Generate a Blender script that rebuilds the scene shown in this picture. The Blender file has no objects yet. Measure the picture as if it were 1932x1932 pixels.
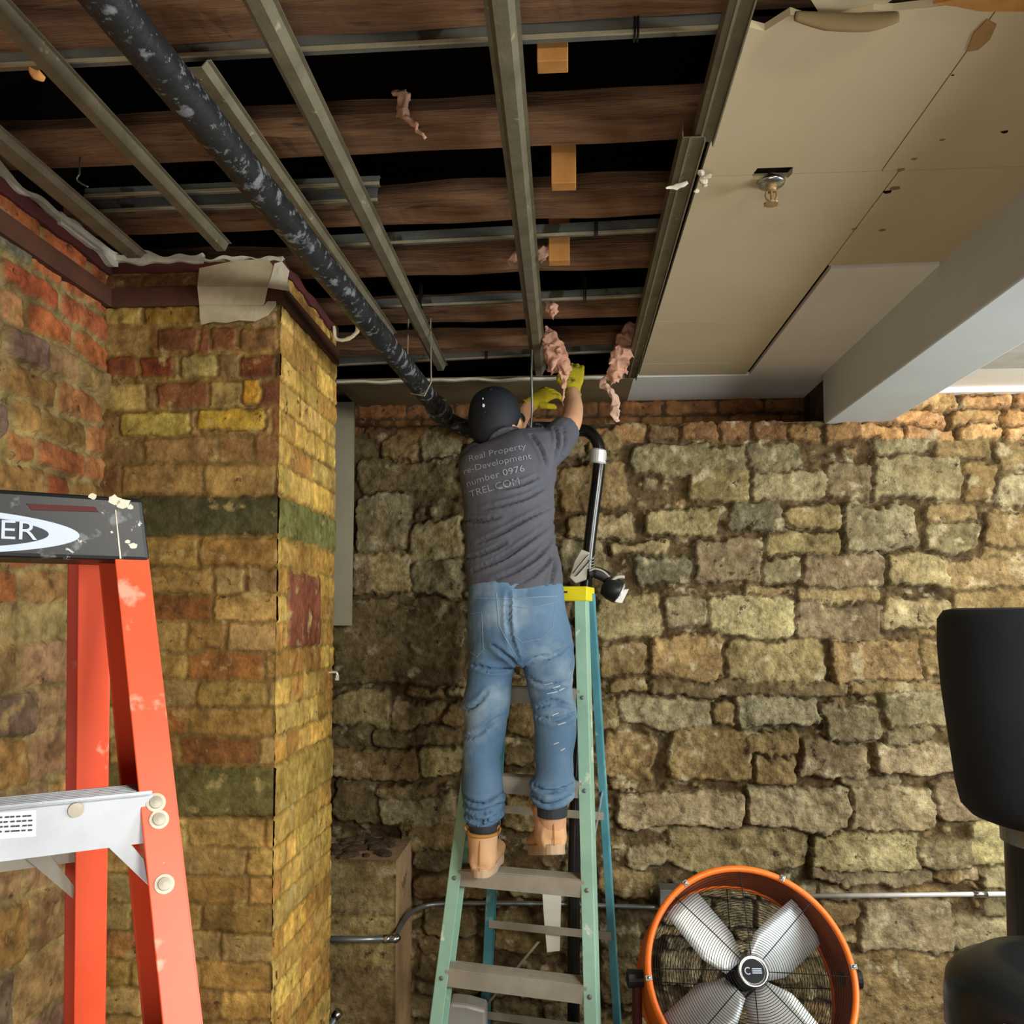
import bpy, bmesh, math, random
import numpy as np
from mathutils import Vector, Matrix, Quaternion, noise
from mathutils.bvhtree import BVHTree
random.seed(7)
SC = bpy.context.scene
COL = SC.collection
# ------------------------------------------------------------------ camera, world, lights, exposure
FPX, CX, CY, CAMH = 1600.0, 966.0, 1078.0, 1.78
TH = math.atan(84/1600); PSI = math.atan(99/1600*math.cos(TH))
FW = Vector((-math.sin(PSI)*math.cos(TH), math.cos(PSI)*math.cos(TH), math.sin(TH)))
RT = Vector((math.cos(PSI), math.sin(PSI), 0)); UP = RT.cross(FW); CAM = Vector((0, 0, CAMH))
cd = bpy.data.cameras.new('camera'); cam = bpy.data.objects.new('camera', cd); COL.objects.link(cam)
cam.location = CAM; cam.rotation_euler = (math.pi/2+TH, 0, PSI)
cd.sensor_width = 36; cd.sensor_fit = 'HORIZONTAL'; cd.lens = 36*FPX/1932; cd.shift_y = 112/1932; cd.clip_start = .05
SC.camera = cam
SC.view_settings.view_transform = 'Standard'; SC.view_settings.look = 'None'
SC.view_settings.gamma = 1; SC.view_settings.use_curve_mapping = False
SC.view_settings.exposure = 0.5
w = bpy.data.worlds.new('world'); SC.world = w; w.use_nodes = True
w.node_tree.nodes['Background'].inputs[0].default_value = (.9, .95, 1, 1)
w.node_tree.nodes['Background'].inputs[1].default_value = 0.02
def area(name, loc, target, sx, sy, power, col):
    l = bpy.data.lights.new(name, 'AREA'); l.shape = 'RECTANGLE'; l.size = sx; l.size_y = sy; l.energy = power; l.color = col
    o = bpy.data.objects.new(name, l); COL.objects.link(o); o.location = loc
    o.rotation_euler = (Vector(target)-Vector(loc)).to_track_quat('-Z', 'Y').to_euler(); return o
area('light_room_behind', (1.9, -1.0, 2.45), (-.2, 3, 1.6), 1.0, .5, 84, (1, .95, .86))
area('light_right_room', (3.4, 1.2, 1.7), (0.4, 3.0, 2.3), 1.6, 1.2, 92, (.90, .96, 1.0))
area('light_right_ceiling', (2.5, 2.5, 2.62), (2.2, 2.9, 0), .9, .3, 26, (1, .90, .74))
area('light_added_fill', (0.0, -.5, .7), (0.9, 2.6, 2.8), 1.4, 1.2, 15, (1, .94, .84))  # added fill without a real source, lifts the ceiling and beam side

# ------------------------------------------------------------------ helpers
def ray(x, y): return FW+RT*((x-CX)/FPX)-UP*((y-CY)/FPX)
def P(x, y, Y):
    d = ray(x, y); return CAM+d*(Y/d.y)
def PZ(x, y, Z):
    d = ray(x, y); return CAM+d*((Z-CAMH)/d.z)
def PXp(x, y, X):
    d = ray(x, y); return CAM+d*(X/d.x)
def lin(h):
    if not isinstance(h, str): return tuple(h)
    v = [int(h[i:i+2], 16)/255 for i in (0, 2, 4)]
    return tuple((c/12.92 if c <= .04045 else ((c+.055)/1.055)**2.4) for c in v)
def tag(o, label=None, cat=None, group=None, kind=None):
    if label: o['label'] = label
    if cat: o['category'] = cat
    if group: o['group'] = group
    if kind: o['kind'] = kind
    return o
def empty(name, loc, label, cat, group=None, rot=None):
    o = bpy.data.objects.new(name, None); COL.objects.link(o); o.location = loc; o.empty_display_size = .1
    if rot is not None: o.rotation_mode = 'QUATERNION'; o.rotation_quaternion = rot
    return tag(o, label, cat, group)
def link(name, bm, m, parent=None, smooth=False, local=False, bevel=0):
    """link bm as one object; with a parent, coordinates are world unless local"""
    me = bpy.data.meshes.new(name)
    if isinstance(bm, bmesh.types.BMesh):
        bmesh.ops.recalc_face_normals(bm, faces=bm.faces[:]); bm.to_mesh(me); bm.free()
    else: me = bm
    if m is not None: me.materials.clear(); me.materials.append(m)
    if smooth:
        for p in me.polygons: p.use_smooth = True
    o = bpy.data.objects.new(name, me); COL.objects.link(o)
    if parent is not None:
        o.parent = parent
        if not local:
            par = parent; M = Matrix.Identity(4)
            while par is not None:
                M = par.matrix_basis @ M; par = par.parent
            me.transform(M.inverted())
    if bevel:
        b = o.modifiers.new('b', 'BEVEL'); b.width = bevel; b.segments = 2; b.limit_method = 'ANGLE'
    return o
def settle(o):
    """put a single-mesh thing's origin at the bottom of its bounds"""
    vs = [v.co for v in o.data.vertices]
    c = Vector(((min(v.x for v in vs)+max(v.x for v in vs))/2, (min(v.y for v in vs)+max(v.y for v in vs))/2, min(v.z for v in vs)))
    o.data.transform(Matrix.Translation(-c)); o.location = c; return o
def NB(): return bmesh.new()
def box(bm, a, b):
    x0, y0, z0 = [min(a[i], b[i]) for i in range(3)]; x1, y1, z1 = [max(a[i], b[i]) for i in range(3)]
    v = [bm.verts.new(c) for c in ((x0,y0,z0),(x1,y0,z0),(x1,y1,z0),(x0,y1,z0),(x0,y0,z1),(x1,y0,z1),(x1,y1,z1),(x0,y1,z1))]
    for f in ((0,1,2,3),(4,7,6,5),(0,4,5,1),(1,5,6,2),(2,6,7,3),(3,7,4,0)): bm.faces.new([v[i] for i in f])
def hexa(bm, v8):
    v = [bm.verts.new(c) for c in v8]
    for f in ((0,1,2,3),(4,7,6,5),(0,4,5,1),(1,5,6,2),(2,6,7,3),(3,7,4,0)): bm.faces.new([v[i] for i in f])
def bar(bm, a, b, wv, dv):
    """box from a to b with full width vector wv and depth vector dv"""
    a, b, wv, dv = Vector(a), Vector(b), Vector(wv)/2, Vector(dv)/2
    hexa(bm, [a-wv-dv, a+wv-dv, a+wv+dv, a-wv+dv, b-wv-dv, b+wv-dv, b+wv+dv, b-wv+dv])
def prism(bm, pts, dv):
    """closed polygon pts extruded by dv"""
    dv = Vector(dv); n = len(pts)
    a = [bm.verts.new(p) for p in pts]; b = [bm.verts.new(Vector(p)+dv) for p in pts]
    bm.faces.new(a); bm.faces.new(b[::-1])
    for i in range(n): bm.faces.new((a[i], b[i], b[(i+1) % n], a[(i+1) % n]))
def frames(pts):
    pts = [Vector(p) for p in pts]; T = []
    for i in range(len(pts)):
        T.append((pts[min(i+1, len(pts)-1)]-pts[max(i-1, 0)]).normalized())
    up = Vector((0, 0, 1)) if abs(T[0].z) < .9 else Vector((1, 0, 0))
    n = (up-T[0]*up.dot(T[0])).normalized(); out = []
    for i, t in enumerate(T):
        n = (n-t*n.dot(t)).normalized(); out.append((pts[i], n, t.cross(n)))
    return out
def tube(bm, pts, r, seg=12, caps=True, flat=1.0):
    fr = frames(pts); rs = r if isinstance(r, (list, tuple)) else [r]*len(pts); rings = []
    for (p, n, b), rr in zip(fr, rs):
        rings.append([bm.verts.new(p+n*(rr*math.cos(a))+b*(rr*flat*math.sin(a))) for a in [2*math.pi*k/seg for k in range(seg)]])
    for i in range(len(rings)-1):
        for k in range(seg): bm.faces.new((rings[i][k], rings[i][(k+1) % seg], rings[i+1][(k+1) % seg], rings[i+1][k]))
    if caps: bm.faces.new(rings[0][::-1]); bm.faces.new(rings[-1])
def spline(pts, n=8):
    pts = [Vector(p) for p in pts]; out = []
    for i in range(len(pts)-1):
        p0 = pts[max(i-1, 0)]; p1 = pts[i]; p2 = pts[i+1]; p3 = pts[min(i+2, len(pts)-1)]
        for k in range(n):
            t = k/n; out.append(.5*((2*p1)+(p2-p0)*t+(2*p0-5*p1+4*p2-p3)*t*t+(3*p1-p0-3*p2+p3)*t**3))
    out.append(pts[-1]); return out
def lerp_list(v, n):
    out = []
    for i in range(len(v)-1):
        for k in range(n): out.append(v[i]+(v[i+1]-v[i])*k/n)
    out.append(v[-1]); return out
def rings_loft(bm, rings, seg=20):
    """rings: (center, ax, ay) ellipse vectors; capped"""
    R_ = []
    for c, ax, ay in rings:
        c, ax, ay = Vector(c), Vector(ax), Vector(ay)
        R_.append([bm.verts.new(c+ax*math.cos(a)+ay*math.sin(a)) for a in [2*math.pi*k/seg for k in range(seg)]])
    for i in range(len(R_)-1):
        for k in range(seg): bm.faces.new((R_[i][k], R_[i][(k+1) % seg], R_[i+1][(k+1) % seg], R_[i+1][k]))
    bm.faces.new(R_[0][::-1]); bm.faces.new(R_[-1])
def lathe(bm, prof, seg=48, M=Matrix.Identity(4), closed=False):
    R_ = []
    for r, z in prof: R_.append([bm.verts.new(M @ Vector((r*math.cos(a), r*math.sin(a), z))) for a in [2*math.pi*k/seg for k in range(seg)]])
    n = len(R_)
    for i in range(n if closed else n-1):
        A, B = R_[i], R_[(i+1) % n]
        for k in range(seg): bm.faces.new((A[k], A[(k+1) % seg], B[(k+1) % seg], B[k]))
    if not closed:
        bm.faces.new(R_[0][::-1]); bm.faces.new(R_[-1])
def ball(bm, c, r, M=None, seg=16):
    if not isinstance(r, (tuple, list)): r = (r, r, r)
    T = Matrix.Translation(Vector(c)) @ (M.to_4x4() if M else Matrix.Identity(4)) @ Matrix.Diagonal((*r, 1))
    bmesh.ops.create_uvsphere(bm, u_segments=seg, v_segments=max(6, seg//2+2), radius=1, matrix=T)
def bake(o):
    dg = bpy.context.evaluated_depsgraph_get(); dg.update()
    me = bpy.data.meshes.new_from_object(o.evaluated_get(dg)); o.modifiers.clear(); o.data = me
    return o
def remesh(o, vox, sm=4, fac=.5):
    m = o.modifiers.new('r', 'REMESH'); m.mode = 'VOXEL'; m.voxel_size = vox; m.use_smooth_shade = True
    s = o.modifiers.new('s', 'SMOOTH'); s.iterations = sm; s.factor = fac
    bake(o)
    for p in o.data.polygons: p.use_smooth = True
    return o
# ------------------------------------------------------------------ materials
def mat(name, c1, c2=None, scale=6, rough=.7, metal=0, bump=0, bscale=None, c3=None, s3=3, t3=.6, w3=.05, stretch=(1,1,1), c4=None, s4=8, t4=.7, spec=.4, w4=.04):
    m = bpy.data.materials.new(name); m.use_nodes = True; nt = m.node_tree; N = nt.nodes; L = nt.links
    b = N['Principled BSDF']; b.inputs['Roughness'].default_value = rough; b.inputs['Metallic'].default_value = metal
    b.inputs['Specular IOR Level'].default_value = spec
    tc = N.new('ShaderNodeTexCoord'); mp = N.new('ShaderNodeMapping'); mp.inputs['Scale'].default_value = stretch
    L.new(tc.outputs['Object'], mp.inputs[0])
    def nz(s, det=6, ro=.6):
        n = N.new('ShaderNodeTexNoise'); n.inputs['Scale'].default_value = s; n.inputs['Detail'].default_value = det
        n.inputs['Roughness'].default_value = ro; L.new(mp.outputs[0], n.inputs[0]); return n.outputs['Fac']
    def mix(fac, a, bcol):
        x = N.new('ShaderNodeMix'); x.data_type = 'RGBA'; L.new(fac, x.inputs['Factor'])
        for s, v in ((6, a), (7, bcol)):
            if isinstance(v, tuple): x.inputs[s].default_value = (*v, 1)
            else: L.new(v, x.inputs[s])
        return x.outputs[2]
    def ramp(fac, lo, hi):
        r = N.new('ShaderNodeMapRange'); r.inputs[1].default_value = lo; r.inputs[2].default_value = hi; L.new(fac, r.inputs[0]); return r.outputs[0]
    if c1 == 'ATTR':
        at = N.new('ShaderNodeAttribute'); at.attribute_name = 'Col'
        k = nz(scale, 9, .68); kr = ramp(k, .28, .72)
        mx = N.new('ShaderNodeMix'); mx.data_type = 'RGBA'; mx.blend_type = 'MULTIPLY'; mx.inputs['Factor'].default_value = 1
        
        k2 = ramp(nz(5.5, 4, .6), .35, .65); mt = N.new('ShaderNodeMix'); mt.data_type = 'RGBA'; mt.blend_type = 'MULTIPLY'; mt.inputs['Factor'].default_value = 1
        L.new(at.outputs['Color'], mt.inputs[6]); L.new(mix(k2, (.72, .68, .6), (1.18, 1.2, 1.16)), mt.inputs[7]); L.new(mt.outputs[2], mx.inputs[6]); L.new(mix(kr, (.42,.40,.36), (1.55,1.53,1.5)), mx.inputs[7]); col = mx.outputs[2]
    elif c2 is None: col = lin(c1)
    else: col = mix(ramp(nz(scale), .3, .7), lin(c1), lin(c2))
    if c3: col = mix(ramp(nz(s3, 5, .55), t3, t3+w3), col, lin(c3))
    if c4: col = mix(ramp(nz(s4, 8, .7), t4, t4+w4), col, lin(c4))
    if isinstance(col, tuple): b.inputs['Base Color'].default_value = (*col, 1)
    else: L.new(col, b.inputs['Base Color'])
    if bump:
        bp = N.new('ShaderNodeBump'); bp.inputs['Strength'].default_value = 1; bp.inputs['Distance'].default_value = bump
        L.new(nz(bscale or scale*3, 10, .65), bp.inputs['Height']); L.new(bp.outputs[0], b.inputs['Normal'])
    return m
M = {}
M['stone'] = mat('stone_wall', 'ATTR', scale=30, rough=.92, bump=.020, bscale=38, c3='b5a884', s3=13, t3=.585, w3=.13, c4='3a2e1e', s4=17, t4=.60, w4=.07, spec=.2)
M['brick'] = mat('glazed_old_brick', 'ATTR', scale=24, rough=.62, bump=.005, bscale=55, c3='b39c62', s3=15, t3=.60, w3=.12, c4='4a341c', s4=20, t4=.61, w4=.06, spec=.3)
M['lwall'] = mat('left_wall_masonry', 'ATTR', scale=22, rough=.8, bump=.012, bscale=36, c3='a88c58', s3=12, t3=.60, w3=.12, c4='4c3420', s4=14, t4=.60, w4=.07, spec=.25)
M['joist'] = mat('old_joist_wood', '664530', '9c7450', 3, .85, bump=.008, bscale=14, stretch=(1.2, 12, 12), c3='2c1a12', s3=5, t3=.60, w3=.15)
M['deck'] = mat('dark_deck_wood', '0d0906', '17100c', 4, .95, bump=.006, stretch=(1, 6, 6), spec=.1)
M['block'] = mat('new_pine_block', 'c08a48', 'a87238', 6, .8, stretch=(3, 3, .6), c4='4a2c14', s4=20, t4=.7)
M['galv'] = mat('galvanised_steel_dusty', '8f8872', '706a56', 10, .5, .35, bump=.0015, bscale=60, c3='b0a888', s3=25, t3=.66)
M['galv2'] = mat('galvanised_steel_clean', '8a8e88', '6e726c', 8, .4, .6, c3='4c4a3c', s3=9, t3=.6)
M['lip'] = mat('rolled_edge_highlight', 'c8c0a0', 'a8a088', 12, .35, .5)  # paler colour paints the light caught by the rolled edge
M['galvd'] = mat('screw_hole_black', '14130f', rough=.9)
M['drywall'] = mat('old_tan_drywall', 'cdbd9c', 'c2b28e', 2.2, .95, spec=.1, c3='b39f74', s3=1.6, t3=.62, w3=.12, c4='6c5c3e', s4=9, t4=.735, w4=.02)
M['paper'] = mat('torn_drywall_paper', 'c8bc9c', 'a89c7c', 12, .95, bump=.002, spec=.1)
M['brownboard'] = mat('brown_backing_board', '94805a', '7c6848', 3, .95, spec=.1, c4='3a2c1a', s4=8, t4=.66)
M['white'] = mat('white_painted_soffit', 'f2eee4', 'e8e2d4', 2, .8, spec=.2, c4='c8bea4', s4=4, t4=.68)
M['beamw'] = mat('beam_paint', 'd0d6d4', 'c4cac8', 2, .55, spec=.3)
M['plaster'] = mat('torn_white_plaster', 'e0dac6', 'c4bca4', 14, .9, bump=.004)
M['maroon'] = mat('maroon_painted_strip', '5c2622', '42201c', 9, .8, c4='c8b898', s4=30, t4=.7)
M['shadowband'] = mat('dark_brown_shadow_band', '5a3420', '43281a', 8, .85, bump=.002)  # tone of a cast shadow, put into a dark strip
M['bpipe'] = mat('black_pipe_flaking', '1a1b1c', '2a2c2e', 9, .45, bump=.002, bscale=50, c3='74797c', s3=26, t3=.565, w3=.08, c4='6c706e', s4=42, t4=.58)
M['pipe2'] = mat('black_gloss_pipe', '0c0d0e', '141516', 6, .25, spec=.6)
M['chrome'] = mat('bright_metal', 'c8ccce', rough=.25, metal=1)
M['steelw'] = mat('white_conduit', 'd8dad6', 'b8bab6', 9, .4, .3)
M['conduit'] = mat('galvanised_conduit', '9aa0a0', '6e7474', 9, .35, .7)
M['orange'] = mat('orange_fibreglass', 'ea5a36', 'e04e2c', 5, .42, c3='f09a80', s3=11, t3=.60, c4='dcc8b4', s4=13, t4=.665, spec=.4)
M['capblk'] = mat('black_ladder_cap', '0e1012', '15181a', 6, .45, c4='cfd2cc', s4=30, t4=.64, c3='585c5c', s3=22, t3=.6)
M['alu'] = mat('aluminium_step', 'c4cad2', 'a4aab2', 5, .4, .55, c4='8a9098', s4=12, t4=.7)
M['alud'] = mat('aluminium_step_dirty', 'b6b0a2', '989284', 7, .55, .3, c4='d8d4c8', s4=28, t4=.68)
M['lgreen'] = mat('pale_green_fibreglass', '9cc4b0', '84ac98', 6, .5, c3='c8d8c4', s3=12, t3=.62, c4='5c7468', s4=20, t4=.7)
M['lblue'] = mat('teal_fibreglass', '3a7a8c', '5a98a0', 6, .5, c3='8ab8ae', s3=8, t3=.58)
M['yellow'] = mat('yellow_ladder_cap', 'e8dc20', 'dacb18', 8, .5)
M['black'] = mat('matt_black_cloth', '1b1e23', '22262b', 6, .8, bump=.001)
M['blackpl'] = mat('black_plastic', '161819', '202325', 6, .4, c4='8a9a98', s4=12, t4=.72)
M['shirt'] = mat('charcoal_tshirt', '5f616a', '4e5058', 5, .85, bump=.001, bscale=90, spec=.15)
M['jeans'] = mat('blue_denim', '65819c', '507090', 5, .9, bump=.0016, bscale=70, c3='9db2c2', s3=4.0, t3=.52, w3=.2, spec=.15)
M['jstitch'] = mat('denim_seam', '8096aa', rough=.9)
M['paint'] = mat('white_paint_splatter', 'c4d0d8', rough=.8)
M['skin'] = mat('skin', 'dcae8a', 'cf9c78', 5, .55, spec=.35)
M['hair'] = mat('dark_hair', '17120f', rough=.8, bump=.002)
M['capm'] = mat('black_cap', '12161b', '1b2129', 4, .7)
M['glove'] = mat('yellow_glove', 'dccc2c', 'b4a41c', 9, .8, bump=.001, c3='5c5420', s3=12, t3=.62)
M['boot'] = mat('tan_nubuck', 'dcb288', 'cda074', 6, .85, bump=.001, c4='8a6238', s4=14, t4=.7)
M['sole'] = mat('boot_sole', 'c8b094', 'b49a7c', 6, .8)
M['grey'] = mat('grey_print', '94949a', rough=.9)
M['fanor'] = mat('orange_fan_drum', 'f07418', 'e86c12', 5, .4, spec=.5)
M['fanin'] = mat('orange_brown_inside', 'a84c1c', '7c3612', 5, .7)  # drum inside, darker and browner than the outside
M['blade'] = mat('fan_blade_aluminium', 'd4dada', 'c4caca', 4, .38, .35)
M['wire'] = mat('black_wire', '0e0e0f', rough=.5)
M['insul'] = mat('pink_insulation', 'd8aa90', 'c49078', 14, .98, bump=.01, bscale=30, c4='8a5a48', s4=16, t4=.68, spec=.05)
M['insulw'] = mat('pale_insulation', 'dcc0a8', 'c8a08c', 14, .98, bump=.01, bscale=30, spec=.05)
M['plast'] = mat('pale_plastic_strip', 'a8a28c', '8e8872', 2, .6)
M['wplank'] = mat('white_board', 'dcdcd4', 'c8c8be', 6, .7)
M['rust'] = mat('corroded_brass', '9a6c34', 'c8b48c', 25, .5, .6)
M['logo'] = mat('logo_silver', 'b8c4d8', rough=.5)
M['logod'] = mat('logo_dark', '2c3238', rough=.6)
M['label'] = mat('paper_label', 'd8dce0', 'c0c4c8', 9, .6)
M['floor'] = mat('concrete_floor', '4e483e', '443f37', 3, .9, bump=.003)
M['plainwall'] = mat('painted_far_wall', 'a89c84', '988c74', 2, .9)
M['redbox'] = mat('dark_red_steel', '5a2018', '481a14', 5, .6)
M['lamp'] = mat('lamp_glow', 'ffffff')
_b = M['lamp'].node_tree.nodes['Principled BSDF']; _b.inputs['Emission Color'].default_value = (1, .95, .85, 1); _b.inputs['Emission Strength'].default_value = 4
# ------------------------------------------------------------------ masonry height fields
def hsh(ix, iy, s): 
    v = np.sin(ix*127.1+iy*311.7+s*74.7)*43758.5453; return v-np.floor(v)
def vn(x, y, s):
    ix = np.floor(x); iy = np.floor(y); fx = x-ix; fy = y-iy; fx = fx*fx*(3-2*fx); fy = fy*fy*(3-2*fy)
    return (hsh(ix,iy,s)*(1-fx)+hsh(ix+1,iy,s)*fx)*(1-fy)+(hsh(ix,iy+1,s)*(1-fx)+hsh(ix+1,iy+1,s)*fx)*fy
def fbm(x, y, s, o=4):
    t = 0; a = .5; n = 0
    for i in range(o): t = t+a*vn(x, y, s+i*13); n += a; x = x*2.03; y = y*2.03; a *= .5
    return t/n-.5
def masonry(name, origin, U, V, N, ur, vr, step, blocks, mortar, m, hgt=.02, edge=.012, warp=.012, wf=9, rough=.006, rf=30, rad=.018, seed=1, parent=None, mvar=.25, jag=.006):
    """wall as height field: blocks = (u0,v0,u1,v1,rgb,h)"""
    nu = int((ur[1]-ur[0])/step)+1; nv = int((vr[1]-vr[0])/step)+1
    u = np.linspace(ur[0], ur[1], nu); v = np.linspace(vr[0], vr[1], nv); A, B = np.meshgrid(u, v)
    wu = A+warp*2*fbm(A*wf, B*wf, seed)+jag*2*fbm(A*55, B*55, seed+3, 2); wv = B+warp*2*fbm(A*wf+31, B*wf+7, seed+5)+jag*2*fbm(A*55+9, B*55, seed+4, 2)
    D = np.full(A.shape, 1.0); I = np.zeros(A.shape, int)-1
    for i, bk in enumerate(blocks):
        a0, b0, a1, b1 = bk[:4]
        ia, ib = np.searchsorted(u, [a0-.05, a1+.05]); ja, jb = np.searchsorted(v, [b0-.05, b1+.05])
        if ib <= ia or jb <= ja: continue
        s = (slice(ja, jb), slice(ia, ib)); hu = (a1-a0)/2; hv = (b1-b0)/2; r = min(rad, hu*.6, hv*.6)
        qx = np.abs(wu[s]-(a0+a1)/2)-hu+r; qy = np.abs(wv[s]-(b0+b1)/2)-hv+r
        d = np.hypot(np.maximum(qx, 0), np.maximum(qy, 0))+np.minimum(np.maximum(qx, qy), 0)-r
        k = (d < D[s]) if len(bk) < 7 else (d < .007); D[s][k] = d[k]; I[s][k] = i
    H_ = np.array([b[5] for b in blocks]+[0.0]); C_ = np.array([b[4] for b in blocks]+[mortar])
    t = np.clip(-D/edge+.4, 0, 1); t = t*t*(3-2*t)
    rg = fbm(A*rf, B*rf, seed+9)*2*rough
    tiltu = (hsh(I*1.0, I*.37, 3)-.5)*.05
    ht = t*(hgt+H_[I]+rg*1.2+fbm(A*7, B*7, seed+20)*hgt*.9)+(1-t)*rg*1.3
    col = C_[I]*t[..., None]+np.array(mortar)[None, None]*(1-t[..., None])*(1+mvar*2*fbm(A*14, B*14, seed+2))[..., None]
    col = col*(1+.5*fbm(A*11, B*11, seed+40)+.35*fbm(A*40, B*40, seed+41))[..., None]
    o3, U3, V3, N3 = [np.array(q, float) for q in (origin, U, V, N)]
    co = o3+A[..., None]*U3+B[..., None]*V3+ht[..., None]*N3
    # closed slab behind
    me = bpy.data.meshes.new(name); co = co.reshape(-1, 3)
    idx = np.arange(nu*nv).reshape(nv, nu); q = np.stack([idx[:-1, :-1], idx[:-1, 1:], idx[1:, 1:], idx[1:, :-1]], -1).reshape(-1, 4)
    if np.dot(np.cross(U3, V3), N3) < 0: q = q[:, ::-1]
    me.vertices.add(len(co)); me.vertices.foreach_set('co', co.astype('f').ravel())
    me.loops.add(q.size); me.loops.foreach_set('vertex_index', q.astype('i').ravel())
    me.polygons.add(len(q)); me.polygons.foreach_set('loop_start', np.arange(0, q.size, 4, dtype='i'))
    me.update(calc_edges=True)
    ca = me.color_attributes.new('Col', 'FLOAT_COLOR', 'POINT')
    c4 = np.ones((len(co), 4), 'f'); c4[:, :3] = np.clip(col.reshape(-1, 3), .004, 1); ca.data.foreach_set('color', c4.ravel())
    me.polygons.foreach_set('use_smooth', np.ones(len(q), bool)); me.validate()
    return link(name, me, m, parent)
def jit(h, amt=.12):
    c = lin(h); k = 1+random.uniform(-amt, amt); return tuple(min(1, x*k*(1+random.uniform(-.05, .05))) for x in c)
def courses(u0, u1, vs, cols, blen=(.20, .25), gap=.010, hj=.003, head=.35):
    """brick courses between successive v values"""
    out = []
    for i in range(len(vs)-1):
        u = u0-random.uniform(0, .2)
        while u < u1:
            L = random.uniform(*blen)*(1 if random.random() > head else .5)
            out.append((u+gap/2, vs[i]+gap/2, u+L-gap/2, vs[i+1]-gap/2, jit(random.choice(cols), .2), random.uniform(-hj, hj))); u += L
    return out
# ================================================================== STRUCTURE
ZC = 2.80; YW = 3.6; XL = -1.36; XP = -.83; YP = 2.4; YP2 = 3.0
# ---- stone wall, traced stones: px rect + colour class
SCOL = dict(g='88846a', G='949278', y='a0926a', Y='beb286', b='8a7450', B='9a7e56', p='7e7060', d='4c4232', t='586058', D='544a36', o='b07c4c', O='c48a54', w='aca284')
ST = '''1195 843 1400 900 g;1300 884 1404 950 y;1408 840 1503 889 g;1412 892 1558 945 w;1562 882 1637 946 p;1640 866 1808 940 w;1645 830 1748 862 G;1765 828 1860 866 b;1815 872 1870 940 B;1876 836 1950 890 b;1880 900 1950 960 w
1219 962 1352 1010 y;1376 950 1475 1006 t;1480 958 1582 1002 y;1588 957 1720 1041 G;1742 984 1834 1036 g;1745 946 1832 979 b;1440 1010 1580 1042 y;1845 970 1932 1030 b
1195 1050 1302 1102 t;1308 1020 1437 1101 p;1442 1050 1512 1098 g;1517 1045 1655 1106 p;1662 1048 1781 1103 Y;1784 1053 1950 1106 b;1850 1036 1950 1050 b
1125 1122 1242 1196 Y;1252 1130 1332 1182 g;1336 1128 1498 1197 Y;1504 1140 1656 1204 p;1660 1130 1784 1182 Y;1400 1108 1500 1127 y;1510 1109 1650 1135 y;1790 1112 1950 1160 b
1224 1200 1362 1281 B;1374 1206 1552 1286 y;1565 1205 1736 1286 B;1742 1205 1830 1272 b;1128 1210 1216 1272 b
1222 1287 1588 1312 d;1592 1290 1790 1309 b;1150 1282 1216 1308 b
1390 1316 1542 1369 G;1548 1333 1650 1393 g;1664 1300 1830 1370 G;1656 1374 1752 1400 g;1640 1404 1806 1456 w;1508 1400 1626 1462 p;1590 1464 1692 1481 g;1400 1384 1498 1420 b;1420 1424 1500 1476 b;1262 1372 1412 1468 B
1162 1318 1332 1368 G;1340 1325 1386 1362 b;1404 1485 1590 1558 w;1596 1485 1752 1563 w;1756 1470 1834 1542 p;1168 1493 1396 1557 w;1265 1566 1520 1637 y;1530 1570 1728 1636 Y;1732 1585 1836 1636 g;1825 1545 1905 1628 Y;1185 1590 1262 1634 g
1590 1642 1756 1667 w;1762 1640 1840 1662 b;1848 1636 1910 1672 w;1625 1700 1796 1792 w;1800 1722 1912 1792 w;1610 1802 1830 1960 b;1530 1640 1586 1664 p;1546 1700 1616 1740 b
1128 1642 1232 1688 b;1126 1722 1210 1796 d;1130 1800 1222 1890 d;1136 1388 1234 1464 B;1155 1468 1236 1484 b;1128 1316 1158 1382 b;1850 1676 1950 1716 g
672 934 772 1036 g;780 980 874 1060 Y;680 868 860 930 D;712 1040 780 1126 y;784 1062 872 1126 g;672 1040 710 1122 p
626 1132 876 1292 D;632 1308 740 1368 y;745 1326 836 1369 y;840 1328 876 1366 b;626 1413 790 1466 b;795 1414 876 1462 Y;626 1372 700 1408 d;706 1374 870 1406 d
632 1470 710 1552 d;712 1478 815 1498 b;718 1500 858 1554 w;760 1556 862 1602 b;780 1604 862 1634 p
1071 970 1198 1014 Y;1150 1022 1262 1044 y;1050 880 1180 960 b;1060 1018 1140 1080 g;955 1290 1005 1384 b;948 1390 1004 1436 d;948 1500 1012 1564 y;780 1650 932 1692 b;955 1660 1060 1690 w;800 1712 900 1760 d;930 1720 1060 1790 b;790 1770 900 1850 d;1080 1200 1122 1290 b'''
MEAN = lin('80704e')
def mute(c, k=.52): return tuple(a*(1-k)+b*k for a, b in zip(c, MEAN))
blk = []
for r in ST.replace('\n', ';').split(';'):
    a = r.split(); x0, y0, x1, y1 = map(int, a[:4])
    p = P(x0, y1, YW); q = P(x1, y0, YW); p2 = P(x0, y0, YW)
    blk.append((p2.x-.005, p.z-.004, q.x+.005, q.z+.004, mute(jit(SCOL[a[4]], .12)), random.uniform(-.012, .018)))
traced = list(blk)
def free(a0, b0, a1, b1, L):
    A = (a1-a0)*(b1-b0)
    for t in L:
        ox = min(a1, t[2])-max(a0, t[0]); oy = min(b1, t[3])-max(b0, t[1])
        if ox > 0.006 and oy > 0.006: return False
    return True
ZBR = P(1800, 815, YW).z      # top brick courses begin
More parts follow.
